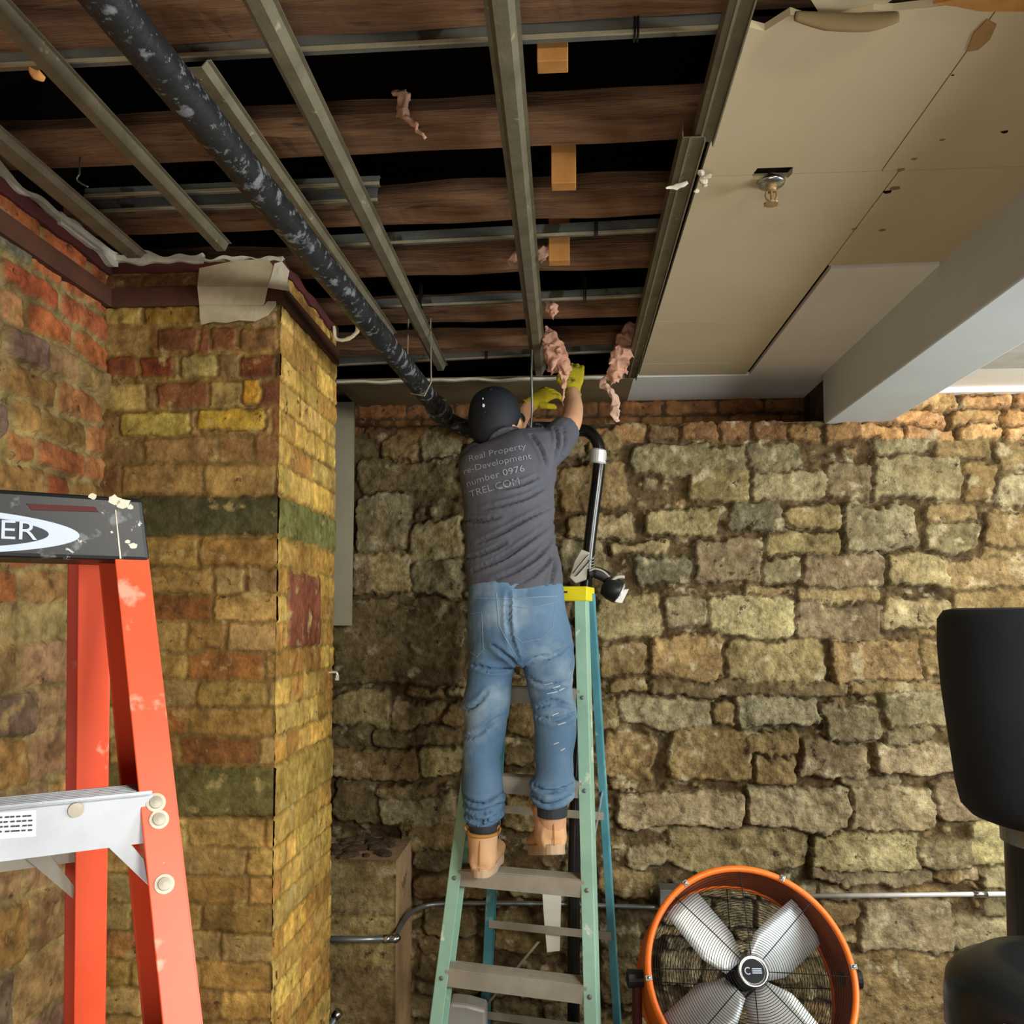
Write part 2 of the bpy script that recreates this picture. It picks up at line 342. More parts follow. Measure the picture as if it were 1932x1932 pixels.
# courses of brick at the wall head (right of and under the beam)
zs = [P(1200, 838, YW).z, P(1200, 800, YW).z]
for u in np.arange(-1.0, 1.2, .15):
    c = (u, zs[0], u+.142, zs[1]-.004, jit(random.choice(['8c6c48', '9a784e', '745c40', '806040']), .12), 0)
    if c[2] < .8 or True: blk.append(c)
z = 2.50; 
u_start = 1.22
for k, (za, zb) in enumerate([(2.50, 2.565), (2.57, 2.635), (2.64, 2.70), (2.705, 2.77)]):
    u = u_start-.05*(k % 2)
    while u < 5:
        L = random.uniform(.17, .24); blk.append((u, za, u+L-.01, zb, jit(random.choice(['c49c6c', 'b89062', 'd0aa78']), .1), random.uniform(-.004, .006))); u += L
# random coursed fill
zz = .0
while zz < 2.5:
    h = random.choice([.05, .09, .12, .15]); u = -1.05+random.uniform(-.1, 0)
    while u < 5.1:
        L = random.uniform(.12, .34)
        c = (u, zz, u+L-.007, zz+h-.007)
        if free(*c, traced): blk.append((*c, mute(jit(SCOL[random.choice('gbBpydw')], .12)), random.uniform(-.014, .012)))
        u += L
    zz += h
for k in range(3600):      # pinnings in the joints
    s = random.uniform(.022, .06); h = s*random.uniform(.45, .8); u = random.uniform(-1, 2.3); z = random.uniform(0, 2.55)
    c = (u, z, u+s, z+h)
    if free(u-.002, z-.002, u+s+.002, z+h+.002, blk): blk.append((*c, mute(jit(SCOL[random.choice('gbBpyd')], .2), .6), random.uniform(-.024, -.008)))
M_ = lin('5c4c34')
LEDGE = P(1200, 800, YW).z
b1 = [b for b in blk if b[0] < 1.24]
so = masonry('wall_back', (0, YW, 0), (1, 0, 0), (0, 0, 1), (0, -1, 0), (-1.0, 1.12), (0, LEDGE), .0065, blk, M_, M['stone'], hgt=.034, edge=.017, warp=.034, wf=7, rough=.011, rf=22, rad=.026, seed=4, jag=.010)
tag(so, kind='structure')
so = masonry('wall_back', (0, YW, 0), (1, 0, 0), (0, 0, 1), (0, -1, 0), (1.12, 2.3), (0, 2.72), .0065, blk, M_, M['stone'], hgt=.034, edge=.017, warp=.034, wf=7, rough=.011, rf=22, rad=.026, seed=4, jag=.010); tag(so, kind='structure')
so = masonry('wall_back', (0, YW, 0), (1, 0, 0), (0, 0, 1), (0, -1, 0), (2.3, 5.0), (0, 2.72), .03, blk, M_, M['stone'], hgt=.02, edge=.03, warp=.02, seed=4); tag(so, kind='structure')
def S(name, m, *boxes):
    bm = NB()
    for a, b in boxes: box(bm, a, b)
    return tag(link(name, bm, m), kind='structure')
mledge = mat('ledge_rubble', '5c4a34', '3c3022', 12, .95, bump=.01)
S('wall_back', mledge, ((-1.5, YW+.012, 0), (1.12, 4.0, LEDGE-.004)), ((1.12, YW+.012, 0), (5, 3.9, 2.9)), ((-1.5, 4.0, 0), (5, 4.15, 2.9)))
rc = courses(-1.4, 1.12, [LEDGE-.02+i*.075 for i in range(4)], ['94683e', '845a36', 'a0744a', '74502e'])
tag(masonry('wall_recess', (0, 4.0, 0), (1, 0, 0), (0, 0, 1), (0, -1, 0), (-1.45, 1.12), (LEDGE-.01, 2.84), .009, rc, lin('4c3824'), M['brick'], hgt=.006, edge=.008, warp=.006, seed=8), kind='structure')
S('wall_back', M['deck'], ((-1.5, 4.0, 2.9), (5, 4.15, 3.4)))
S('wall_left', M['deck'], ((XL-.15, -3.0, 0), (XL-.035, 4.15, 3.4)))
S('wall_right', M['plainwall'], ((5.0, -3.0, 0), (5.15, 4.15, 3.4)))
S('wall_front', M['plainwall'], ((XL-.15, -3.15, 0), (5.15, -3.0, 3.4)))
S('floor', M['floor'], ((XL-.15, -3.15, -.1), (5.15, 4.15, 0)))
# ---- brick pillar
OC = ['9c7e4a', 'a48852', '927242', '86623a', '7c5432', '8f6e40', '9c845c', '764a30', '886a42']
OCL = ['a28248', 'a98a50', '987840', '9e7a44', 'a08856', '90683a']
OR_LIT = ['bc9a54', 'c6a050', 'b48a48', 'c2a25c', 'ae8446', 'caa658']  # side-face bricks, paler: light from the right is put into the colour
def zf(py): return P(525, py, YP).z
pys = [490, 512, 540, 575, 613, 668, 717, 770, 822, 873, 933]
vt = [zf(p) for p in pys][::-1]
vl = [zf(p) for p in [1015+53.5*i for i in range(9)]][::-1]       # down to ~1443
vb = [zf(1545+54.5*i) for i in range(12)][::-1]
def pil(u0, u1, colT, colM, colB, side=False):
    L = []
    L += [(a, b, c, d, e, f) for (a, b, c, d, e, f) in courses(u0, u1, vt[1:7+1], colT)]
    L += courses(u0, u1, vt[7:10+1], colT)
    L += courses(u0, u1, vt[:2], colT)
    L += courses(u0, u1, vl, colM)
    L += courses(u0, u1, vb, colB, blen=(.19, .23), head=.15, gap=.007)
    L.append((u0-.1, zf(1011), u1+.1, zf(936), jit('4c4a2c' if not side else '747040', .02), .004))  # side copy of the band is coloured lighter for the same light
    if not side:
        L.append((u0-.1, zf(1541), u0+.17, zf(1447), jit('706438', .05), .002)); L.append((u0+.18, zf(1541), u1+.1, zf(1447), jit('6a6236', .05), .006))
    else:
        L.append((u0-.1, zf(1541), u1+.1, zf(1447), jit('a08c48', .05), .004))
    return L
FR = pil(XL, XP, OC, OCL+['8a5c2e'], OCL)
# a few traced bricks of the front face
for x0, y0, x1, y1, c in [(205, 675, 262, 712, '7a4428'), (268, 675, 330, 712, '7c3e20'), (345, 672, 408, 712, 'a08a54'), (300, 722, 392, 768, '7c4c2c'), (230, 778, 360, 820, 'b0964c'), (378, 772, 500, 812, 'c49c3c'), (460, 712, 490, 760, 'c89a38'), (455, 672, 520, 712, '6e3c20'), (300, 620, 375, 662, '744828'), (400, 620, 448, 662, '7a4c2a'), (455, 620, 520, 662, '7a5a34'), (196, 578, 270, 612, 'a0884a'), (275, 578, 370, 612, '94702e')]:
    a = P(x0, y1, YP); b = P(x1, y0, YP); FR.append((a.x, a.z, b.x, b.z, jit(c, .05), .004, 1))
front = masonry('wall_pillar', (0, YP, 0), (1, 0, 0), (0, 0, 1), (0, -1, 0), (XL-.03, XP+.003), (0.3, ZC+.03), .0052, FR, lin('7c6436'), M['brick'], hgt=.0045, edge=.007, warp=.008, wf=12, rough=.0028, rf=40, rad=.006, seed=11, mvar=.4)
tag(front, kind='structure')
SD = pil(YP, YP2, OR_LIT, OR_LIT, OR_LIT, True)
a = P(540, 1270, YP); 
SD.append((YP+.09, zf(1175), YP+.27, zf(1075)-.0, jit('7c4a34', .02), .006, 1)); SD.append((YP+.09, zf(1225), YP+.42, zf(1078), jit('7c4a34', .02), .006, 1))
side = masonry('wall_pillar', (XP, 0, 0), (0, 1, 0), (0, 0, 1), (1, 0, 0), (YP-.003, YP2), (0.3, ZC+.03), .0055, SD, lin('94783c'), M['brick'], hgt=.0045, edge=.007, warp=.008, wf=12, rough=.0028, rf=40, rad=.006, seed=15)
tag(side, kind='structure')
S('wall_pillar', M['brownboard'], ((XL-.03, YP+.004, 0), (XP-.004, YP2, ZC+.03)))
# ---- left wall (runs towards the camera)
LB = ['b8683e', 'ac5e38', 'c07448', 'a05a36', 'b07c54']
L = courses(.4, 2.42, [2.50+.082*i for i in range(6)], LB, blen=(.2, .25), gap=.018)
L = [b for b in L]
for b in L[:]: 
    pass
L.append((1.86, 2.67, 2.03, 2.738, lin('5c5848'), .003, 1))
L += courses(2.02, 2.42, [2.0+.082*i for i in range(6)], ['9a5c36', '8c4e2e', 'a06a40', '8a6a3c'], gap=.014)
L += courses(1.3, 2.42, [1.90-.09, 1.90, 1.99], ['9a5c36', '8c6a40'], gap=.014)
zz = .3
while zz < 2.48:
    h = random.choice([.09, .12, .16]); u = .3
    while u < 2.42:
        l = random.uniform(.12, .34); c = (u, zz, u+l-.012, zz+h-.012)
        if free(*c, L): L.append((*c, jit(random.choice(['86684a', '8c7050', '7a6050', '94683c', '6e5c4c', '9a7444', '846a44']), .14), random.uniform(-.008, .012)))
        u += l
    zz += h
lw = masonry('wall_left', (XL, 0, 0), (0, 1, 0), (0, 0, 1), (1, 0, 0), (.35, YP+.01), (0.3, ZC+.03), .0065, L, lin('8c7a50'), M['lwall'], hgt=.010, edge=.012, warp=.016, wf=10, rough=.006, rf=26, rad=.014, seed=21, mvar=.3)
tag(lw, kind='structure')
# cast shadow built as dark strips round pillar head and left wall
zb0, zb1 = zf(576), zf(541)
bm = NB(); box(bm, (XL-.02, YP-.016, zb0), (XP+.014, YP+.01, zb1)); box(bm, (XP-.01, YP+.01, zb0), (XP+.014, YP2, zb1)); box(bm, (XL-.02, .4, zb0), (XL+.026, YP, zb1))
tag(link('shadow_band', bm, M['shadowband']), kind='structure')
zb0, zb1 = zf(508), zf(494)
def ragged(bm, a, b, h, out, n=40, amp=.006, seed=0):
    """ragged strip from a to b, height h, thickness vector out"""
    a, b, out = Vector(a), Vector(b), Vector(out); top = []; bot = []
    for i in range(n+1):
        t = i/n; p = a.lerp(b, t); top.append(p+Vector((0, 0, h/2+amp*noise.noise((t*n*.17, seed, 1))*2))); bot.append(p-Vector((0, 0, h/2+amp*noise.noise((t*n*.2, seed, 9))*2)))
    for i in range(n): hexa(bm, [bot[i], bot[i+1], bot[i+1]+out, bot[i]+out, top[i], top[i+1], top[i+1]+out, top[i]+out])
bm = NB(); zm = (zb0+zb1)/2
ragged(bm, (XL+.01, YP-.008, zm), (XP+.012, YP-.008, zm), .030, (0, .012, 0), seed=2)
ragged(bm, (XL+.02, .5, zm), (XL+.02, YP, zm), .034, (-.012, 0, 0), 80, seed=3)
ragged(bm, (XP+.010, YP, zm), (XP+.010, YP2, zm), .030, (-.012, 0, 0), seed=4)
tag(link('trim_2', bm, M['maroon']), kind='structure')
bm = NB(); zm = zf(484)
ragged(bm, (XL+.02, YP-.022, zm), (XL+.30, YP-.018, zm-.006), .026, (0, .02, 0), 24, .012, 5)
ragged(bm, (XL+.30, YP-.018, zm-.008), (XP+.01, YP-.016, zm-.012), .010, (0, .02, 0), 30, .008, 6)
ragged(bm, (XL+.03, 1.2, zm+.004), (XL+.03, YP, zm+.002), .018, (-.02, 0, 0), 60, .010, 7)
ragged(bm, (XL+.03, 2.12, zm-.002), (XL+.04, YP, zm-.002), .034, (-.02, 0, 0), 20, .012, 8)
tag(link('trim_3', bm, M['plaster']), kind='structure')
# ---- low pier behind the brick pillar
pz = P(700, 1622, 3.25).z; px1 = P(747, 1700, 3.25).x
PB = [(-1.0, b, px1-.004, b+.19, jit(random.choice(['8a7c54', '7c6e4a', '94845c']), .1), 0) for b in [pz-.2-.2*i for i in range(5)]]
tag(masonry('wall_pier', (0, 3.25, 0), (1, 0, 0), (0, 0, 1), (0, -1, 0), (-1.0, px1), (0, pz), .012, PB, lin('6c5c3c'), M['stone'], hgt=.006, edge=.01, warp=.01, seed=31, rough=.004), kind='structure')
S('wall_pier', mat('pier_render', 'b09474', '94784f', 7, .9, bump=.006, c4='6a5238', s4=12, t4=.6), ((-1.0, 3.256, 0), (px1, 3.62, pz-.004)))
# rubble dust on the pier head
bm = NB()
for i in range(46):
    p = Vector((random.uniform(-.95, px1-.03), random.uniform(3.28, 3.55), pz)); s = random.uniform(.008, .03)
    ball(bm, p, (s*1.4, s, s*.5), Matrix.Rotation(random.uniform(0, 3), 3, 'Z'), 6)
settle(tag(link('rubble', bm, mledge), 'dark crumbled mortar rubble lying on the head of the low pier', 'rubble', kind='stuff'))
# ---- ceiling: deck, tan boards, painted soffit, beam
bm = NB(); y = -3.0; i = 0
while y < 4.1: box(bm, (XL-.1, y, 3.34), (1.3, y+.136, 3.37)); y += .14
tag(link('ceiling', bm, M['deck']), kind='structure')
T = .014
def board(pts, z=ZC, t=T, m=None, name='ceiling'):
    bm = NB(); prism(bm, [(x, y, z) for x, y in pts], (0, 0, t)); return tag(link(name, bm, m or M['drywall']), kind='structure')
hx, hy = PZ(1455, 333, ZC).x, PZ(1455, 333, ZC).y
def torn(a, b, n=14, amp=.02, seed=0):
    return [(a[0]+(b[0]-a[0])*i/n, a[1]+(b[1]-a[1])*i/n+amp*noise.noise((i*.7, seed, 0))*2) for i in range(n+1)]
xe = .318; sy = 1.945
board([(xe, sy-.0015), (xe, 1.44)]+torn((xe, 1.44), (.728, 1.40), 12, .02, 1)+[(.728, sy-.0015), (hx+.045, sy-.0015), (hx+.04, sy-.03), (hx-.04, sy-.03), (hx-.045, sy-.0015)][:])
board([(.731, sy-.0015)]+torn((.731, 1.40), (1.12, 1.36), 10, .02, 2)+[(1.12, sy-.0015)])
board([(xe, sy+.0015), (hx-.045, sy+.0015), (hx-.04, sy+.02), (hx+.04, sy+.02), (hx+.045, sy+.0015), (.768, sy+.0015), (.768, 2.93), (xe, 2.915)])
board([(xe, 2.919), (.768, 2.934), (.768, 3.425), (xe, 3.41)])
board([(xe, 3.414), (.768, 3.429), (.768, 3.59), (xe, 3.58)])
board([(.771, sy+.0015), (1.12, sy+.0015), (1.12, 2.465), (.771, 2.475)])
board([(1.10, -3.0), (5.0, -3.0), (5.0, 1.36), (1.12, 1.36)], m=M['white'])
# painted soffit round the boards (laid a little lower than the tan board)
board([(.785, 2.496), (1.12, 2.487), (1.12, 4.0), (.30, 4.0), (.30, 3.604), (.785, 3.604)], z=ZC-.001, t=.015, m=M['white'])
board([(-1.0, 3.60), (.298, 3.60), (.298, 4.0), (-1.0, 4.0)], z=ZC-.004, t=.016, m=M['brownboard'])
# dark filler above the shadow gap
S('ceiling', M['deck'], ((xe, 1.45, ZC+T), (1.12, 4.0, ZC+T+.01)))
BX0, BX1 = P(1555, 800, YW).x, P(1677, 801, YW).x; BZ = P(1555, 800, YW).z
bm = NB(); box(bm, (BX0, -3.0, BZ), (BX1, YW+.01, 3.38)); tag(link('trim_4', bm, M['beamw'], bevel=.006), kind='structure')
ZR = 2.72
S('ceiling', M['white'], ((BX1, -3, ZR), (5, 4.0, ZR+.05)))
S('trim_5', M['white'], ((BX1, YW-.05, ZR-.022), (5, YW+.01, ZR)))
# tape line on the torn edge at the wall
bm = NB(); pts = []
for i in range(41):
    x = -.985+1.29*i/40; pts.append(Vector((x, 3.588+.006*noise.noise((i*.4, 0, 0)), ZC-.006+.012*noise.noise((i*.25, 3, 0)))))
for i in range(40): bar(bm, pts[i], pts[i+1], (0, .02, 0), (0, 0, .010))
tag(link('trim_6', bm, M['plaster']), kind='structure')
# ---- joists
jy = [(1.40, .075), (1.505, 0)][:1]
JS = [('joist nearest the camera, cut by the top edge of the photo', 1.425, .085), ('second joist from the camera, with pale split lower edge', 1.835, .085), ('third joist from the camera, above the short doubled rail', 2.20, .085), ('fourth joist from the camera, above the tufts of pink insulation', 2.555, .085), ('fifth joist from the camera, thin and far back near the stone wall', 3.00, .075), ('hindmost joist, almost black, right beside the stone wall', 3.38, .075), ('joist overhead behind the photo edge', 1.05, .08)]
for k, (lb, y0, t) in enumerate(JS):
    bm = NB(); n = 60; x0, x1 = XL-.03, .80; sk = -.022
    R_ = []
    for i in range(n+1):
        x = x0+(x1-x0)*i/n; yy = y0+sk*(x+.1); a = .009*noise.noise((x*4, k*7, 0)); b = .008*noise.noise((x*5, k*7, 5)); c = .008*noise.noise((x*9, k*7, 9))
        R_.append([bm.verts.new(v) for v in ((x, yy+a, 2.875+c), (x, yy+t+b, 2.872+b), (x, yy+t, 2.955), (x, yy+.012+b, 2.955+.010*noise.noise((x*3, k*5, 3))), (x, yy-.004+a*.6, 2.915+a*.6))])
    for i in range(n):
        for q in range(5): bm.faces.new((R_[i][q], R_[i][(q+1) % 5], R_[i+1][(q+1) % 5], R_[i+1][q]))
    bm.faces.new(R_[0][::-1]); bm.faces.new(R_[-1])
    o = link('ceiling_joist', bm, M['joist']); tag(o, 'old brown timber '+lb, 'joist', 'old timber joists above the open ceiling')
# ================================================================== CEILING FRAMING
def hat(name, a, b, wd, h, label, group, m, holes=0, flange=.012, cat='metal channel'):
    """furring channel along a->b, open side up: face, two sloped webs, flanges"""
    a, b = Vector(a), Vector(b); d = (b-a).normalized(); s = Vector((0, 0, 1)).cross(d).normalized(); up = Vector((0, 0, 1)); t = .002
    root = empty(name, (a+b)/2, label, cat, group)
    w2 = wd/2; pr = [(-w2-flange, h), (-w2-.004, h), (-w2+.006, 0), (w2-.006, 0), (w2+.004, h), (w2+flange, h)]
    pr2 = [(x*(1 if abs(x) < .001 else (abs(x)-t*.8)/abs(x)) if z < h-.001 else x, z+t) for x, z in pr]
    loop = pr+pr2[::-1]; bm = NB()
    A = [bm.verts.new(a+s*x+up*z) for x, z in loop]; B = [bm.verts.new(b+s*x+up*z) for x, z in loop]; n = len(loop)
    for i in range(n): bm.faces.new((A[i], B[i], B[(i+1) % n], A[(i+1) % n]))
    for L_ in (A, B):
        for i in range(5): bm.faces.new((L_[i], L_[i+1], L_[n-2-i], L_[n-1-i]))
    if holes:
        nf = len(bm.faces); k = int((b-a).length/holes)
        for i in range(k):
            p = a+d*((i+.5)*holes)+s*random.uniform(-.35, .35)*wd-up*.0006
            lathe(bm, [(.0028, -.0006), (.0028, .0014)], 8, Matrix.Translation(p))
        bm.faces.ensure_lookup_table()
        for f_ in bm.faces[nf:]: f_.material_index = 1
    o = link('channel_body', bm, m, root); o.data.materials.append(M['galvd'])
    return root
GF = 'dusty furring channels running towards the stone wall'
def hx_(x, y0, y1, *a, x1=None, z=ZC, **k): return hat('furring_channel', (x, y0, z), (x1 if x1 is not None else x, y1, z), *a, **k)
hx_(-.965, .9, 2.27, .036, .020, 'dusty furring channel second from the left wall, splinters of wood stuck on it', GF, M['galv'], x1=-.957)
hx_(-.69, 1.49, 3.02, .050, .012, 'short furring channel with a torn free end and screw holes, beside the black pipe', GF, M['galv'], holes=.07, x1=-.645)
hx_(-.512, .9, 3.46, .036, .022, 'dusty furring channel crossing behind the black pipe, chipped tan patch halfway', GF, M['galv'])
hx_(-.104, .9, 3.56, .038, .024, 'middle furring channel, greenish grey, ending above the worker', GF, M['galv'])
hx_(-1.222, 1.0, 2.30, .052, .012, 'furring channel closest to the red brick left wall, dotted with screw holes', GF, M['galv'], holes=.09)
def lrail(name, a, b, w_, h, label, group):
    root = empty(name, (Vector(a)+Vector(b))/2, label, 'metal channel', group); bm = NB(); a, b = Vector(a), Vector(b)
    s = Vector((1, 0, 0)); up = Vector((0, 0, 1))
    bar(bm, a, b, s*w_, up*.002); bar(bm, a-s*w_/2+up*h/2, b-s*w_/2+up*h/2, s*.002, up*h); bar(bm, a-s*w_/6-up*.003, b-s*w_/6-up*.003, s*.005, up*.006)
    bar(bm, a+s*w_/2-up*.006, b+s*w_/2-up*.006, s*.003, up*.012); nf = len(bm.faces); k = int((b-a).length/.16)
    for i in range(k): ball(bm, a.lerp(b, (i+.4)/k)+s*random.uniform(-.01, .012)-up*.002, (.0035, .0035, .002), seg=8)
    bm.faces.ensure_lookup_table()
    for f_ in bm.faces[nf:]: f_.material_index = 1
    o = link('rail_body', bm, M['galv'], root); o.data.materials.append(M['galvd']); return root
lrail('edge_rail', (.292, .9, ZC-.004), (.300, 1.79, ZC-.004), .040, .03, 'near length of the edge rail along the cut tan ceiling board', 'edge rails of the tan board')
lrail('edge_rail', (.276, 1.76, ZC-.010), (.283, 3.58, ZC-.010), .046, .034, 'far length of the edge rail, bent end lapping under the near length', 'edge rails of the tan board')
# cross carrying channels (cold rolled C) : web faces camera, lip coloured pale as if catching light
def cee(px0, py0, px1, py1, z, h, label, ties=(), m=None, lip=.012):
    a = PZ(px0, py0, z); b = PZ(px1, py1, z); root = empty('carrying_channel', (a+b)/2, label, 'metal channel', 'grey carrying channels running across the joists')
    bm = NB(); up = Vector((0, 0, 1)); d = (b-a).normalized(); s = up.cross(d); t = .0016
    bar(bm, a+s*lip/2, b+s*lip/2, s*lip, up*t); bar(bm, a+up*h/2, b+up*h/2, s*t, up*h); bar(bm, a+up*h+s*lip/2, b+up*h+s*lip/2, s*lip, up*t)
    link('channel_body', bm, m or M['galv2'], root)
    bm = NB(); bar(bm, a+up*.002-s*.003, b+up*.002-s*.003, s*.005, up*.007); link('rolled_lip', bm, M['lip'], root)
    for t_ in ties:
        p = a.lerp(b, t_); bm = NB()
        for q in (-.003, .003): 
            pts = [p+d*q+v for v in (Vector((0, -.006, h+.05)), Vector((0, -.006, -.002)), Vector((0, .016, -.004)), Vector((0, .018, h+.05)))]
            tube(bm, pts, .0022, 6)
        link('wire_tie', bm, M['wire'], root)
    return root
cee(-60, 130, 1385, 54, 2.845, .038, 'nearest grey carrying channel, crossing the top of the photo', (.88,))
cee(150, 402, 712, 379, 2.845, .034, 'lower bright-lipped one of the short doubled carrying channels behind the black pipe', ())
cee(160, 372, 716, 348, 2.845, .022, 'upper thinner one of the short doubled carrying channels behind the black pipe', ())
cee(600, 467, 1262, 434, 2.845, .034, 'third carrying channel back, with a black wire tie at its right', (.80,))
cee(690, 582, 1225, 558, 2.845, .030, 'fourth carrying channel back, above the lower pink tuft', (.78, .2))
cee(632, 690, 1222, 660, 2.845, .034, 'hindmost carrying channel, above the head of the worker', (.5,))
# pine blocks
for (x0, x1, yb, Y, lb) in ((1013, 1072, 116, 1.545, 'new pine block hanging behind the nearest carrying channel'), (1040, 1087, 346, 1.965, 'new pine block hanging below the second joist, right of the middle channel'), (1035, 1075, 492, 2.40, 'dim pine block beside the middle channel, above a pink tuft')):
    a = P(x0, yb, Y); b = P(x1, yb, Y); bm = NB(); box(bm, (a.x, Y, a.z), (b.x, Y+.038, 3.0))
    settle(tag(link('wood_block', bm, M['block'], bevel=.002), lb, 'wood block', 'pine blocks nailed between the joists'))
# ================================================================== PIPES
root = empty('ceiling_pipe', P(500, 400, 2.2), 'thick black pipe with flaking paint, running below the joists to the stone wall', 'pipe')
A = PZ(178, -30, 2.74); Bp = P(846, 795, 3.50); dirp = (Bp-A)
bm = NB(); tube(bm, [A-dirp*.15]+[A.lerp(Bp, t) for t in (0, .2, .4, .6, .8, .985)], .036, 28); link('pipe_body', bm, M['bpipe'], root, smooth=True)
bm = NB(); q = A.lerp(Bp, .93); dn = dirp.normalized(); tube(bm, [q-dn*.05, q-dn*.045, q+dn*.045, q+dn*.05], [.040, .046, .046, .040], 24)
link('coupling', bm, M['bpipe'], root, smooth=False)
bm = NB(); q2 = A.lerp(Bp, .80)
tube(bm, [q2+Vector((.04, 0, .3)), q2+Vector((.045, 0, .01)), q2+Vector((.02, .0, -.041)), q2+Vector((-.03, 0, -.03)), q2+Vector((-.045, 0, .01)), q2+Vector((-.04, 0, .3))], .003, 8)
link('hanger_strap', bm, M['galv'], root)
bm = NB(); E1 = Bp; E2 = P(905, 812, 3.50); E3 = P(1085, 812, 3.50)
tube(bm, spline([E1-dn*.02, E1+Vector((.05, .01, -.02)), E2, E2.lerp(E3, .5), E3], 6), .036, 20); link('elbow', bm, M['bpipe'], root, smooth=True)
root = empty('drop_pipe', P(1075, 1990, 3.45), 'glossy black pipe curving down the stone wall with a bright white coupling', 'pipe')
pts = [P(1080, 812, 3.49), P(1108, 814, 3.47), P(1126, 832, 3.46), P(1131, 860, 3.46), P(1128, 900, 3.46), P(1118, 980, 3.47), P(1106, 1100, 3.48), P(1090, 1400, 3.50), P(1083, 1650, 3.50), P(1082, 1985, 3.50)]
bm = NB(); tube(bm, spline(pts, 6), .025, 20); link('pipe_body', bm, M['pipe2'], root, smooth=True)
bm = NB(); c = P(1129, 862, 3.46); tube(bm, [c+Vector((.003, 0, .030)), c+Vector((.002, 0, .024)), c-Vector((.002, 0, .024)), c-Vector((.003, 0, .030))], [.028, .033, .033, .028], 20); link('coupling', bm, M['steelw'], root, smooth=False)
for s in (-1, 1): bm = NB(); tube(bm, [c+Vector((.030, -.01, s*.018)), c+Vector((.042, -.014, s*.018))], .005, 8); link('coupling_bolt', bm, M['chrome'], root)
# clamp light on the drop pipe
root = empty('clamp_light', P(1100, 1105, 3.38), 'grey clamp with a bent arm and small white-lensed lamp on the glossy black pipe', 'work light')
YL = 3.40
def pp(x, y, d=0): return P(1040+x*.1035, 980+y*.1035, YL+d)
bm = NB(); prism(bm, [pp(545, 540), pp(700, 600), pp(690, 820), pp(640, 1100), pp(440, 1170), pp(330, 1060), pp(420, 760)], (0, .05, 0)); link('clamp_body', bm, M['alud'], root, bevel=.004)
bm = NB(); bar(bm, pp(430, 960, -.008), pp(680, 650, -.008), (.012, 0, .010), (0, .02, 0)); bar(bm, pp(480, 1020, -.012), pp(790, 670, -.012), (.008, 0, .006), (0, .03, 0)); link('clamp_jaw', bm, M['alu'], root, bevel=.002)
bm = NB()
for k in range(4): bar(bm, pp(690, 740+k*55, -.01), pp(780, 715+k*50, -.01), (0, .02, 0), (0, 0, .003))
link('screw_thread', bm, M['chrome'], root)
bm = NB(); tube(bm, spline([pp(680, 990), pp(800, 970), pp(930, 1010), pp(1060, 1090), pp(1110, 1120)], 5), [.020]*5+[.024]*10+[.016]*6, 14, flat=.6); link('arm', bm, M['blackpl'], root, smooth=True)
bm = NB(); tube(bm, spline([pp(690, 940, -.012), pp(800, 900, -.012), pp(950, 950, -.012), pp(1060, 1050, -.012)], 5), .0045, 8); link('arm_rim', bm, M['alud'], root, smooth=True)
ax = (pp(1330, 1330)-pp(1150, 1250)).normalized(); cc = pp(1150, 1290)
Mx = Matrix.Translation(cc) @ ax.to_track_quat('Z', 'Y').to_matrix().to_4x4() @ Matrix.Diagonal((1.7, 1.2, 1.15, 1)) 
bm = NB(); lathe(bm, [(.012, -.045), (.030, -.040), (.038, -.015), (.040, .010), (.038, .020), (.034, .020)], 24, Mx); link('lamp_head', bm, M['blackpl'], root, smooth=True)
bm = NB(); lathe(bm, [(.031, .018), (.033, .024), (.026, .028), (.004, .029)], 24, Mx); link('lens', bm, M['steelw'], root, smooth=True)
bm = NB(); prism(bm, [pp(1210, 1520, -.05), pp(1150, 1500, -.05), pp(1330, 1270, -.05), pp(1420, 1265, -.05), pp(1290, 1530, -.05)], (0, .012, 0)); link('reflector', bm, M['steelw'], root, bevel=.002)
bm = NB(); tube(bm, spline([pp(1020, 1400, -.02), pp(1050, 1200, -.03), pp(1180, 1060, -.03), pp(1330, 1050, -.02)], 5), .008, 10); link('lamp_bracket', bm, M['alud'], root, smooth=True)
# conduit left part
root = empty('conduit', P(900, 1708, 3.5), 'thin galvanised conduit bending up from the low pier and running behind the green ladder', 'conduit')
pts = [P(600, 1772, 3.10), P(690, 1772, 3.14), P(742, 1771, 3.17)]
bm = NB(); tube(bm, pts, .0115, 14); link('pipe_body', bm, M['conduit'], root, smooth=True)
pts = [P(745, 1768, 3.19), P(757, 1745, 3.28), P(775, 1722, 3.40), P(800, 1710, 3.50), P(835, 1705, 3.53), P(900, 1704, 3.535), P(1040, 1705, 3.537), P(1082, 1706, 3.540), P(1120, 1708, 3.537), P(1246, 1712, 3.53)]
bm = NB(); tube(bm, spline(pts, 6), .0095, 14); link('bent_pipe', bm, M['conduit'], root, smooth=True)
bm = NB(); e = P(745, 1770, 3.18); ball(bm, e, (.021, .022, .018)); tube(bm, [P(722, 1771, 3.16), e], .016, 14); tube(bm, [e, e+Vector((.018, -.012, .004))], .010, 12); link('connector', bm, M['chrome'], root, smooth=True)
root = empty('conduit', P(1700, 1689, 3.52), 'straight white conduit on the stone wall right of the orange fan', 'conduit')
bm = NB(); tube(bm, [P(1500, 1691, 3.53), P(1835, 1687, 3.53), P(1990, 1686, 3.53)], .0095, 14); link('pipe_body', bm, M['steelw'], root, smooth=True)
bm = NB(); tube(bm, [P(1836, 1687, 3.53), P(1862, 1687, 3.53)], .013, 14); link('connector', bm, M['chrome'], root, smooth=True)
root = empty('junction_box', P(1262, 1722, 3.5), 'small grey junction box on the stone wall behind the orange fan', 'electrical box')
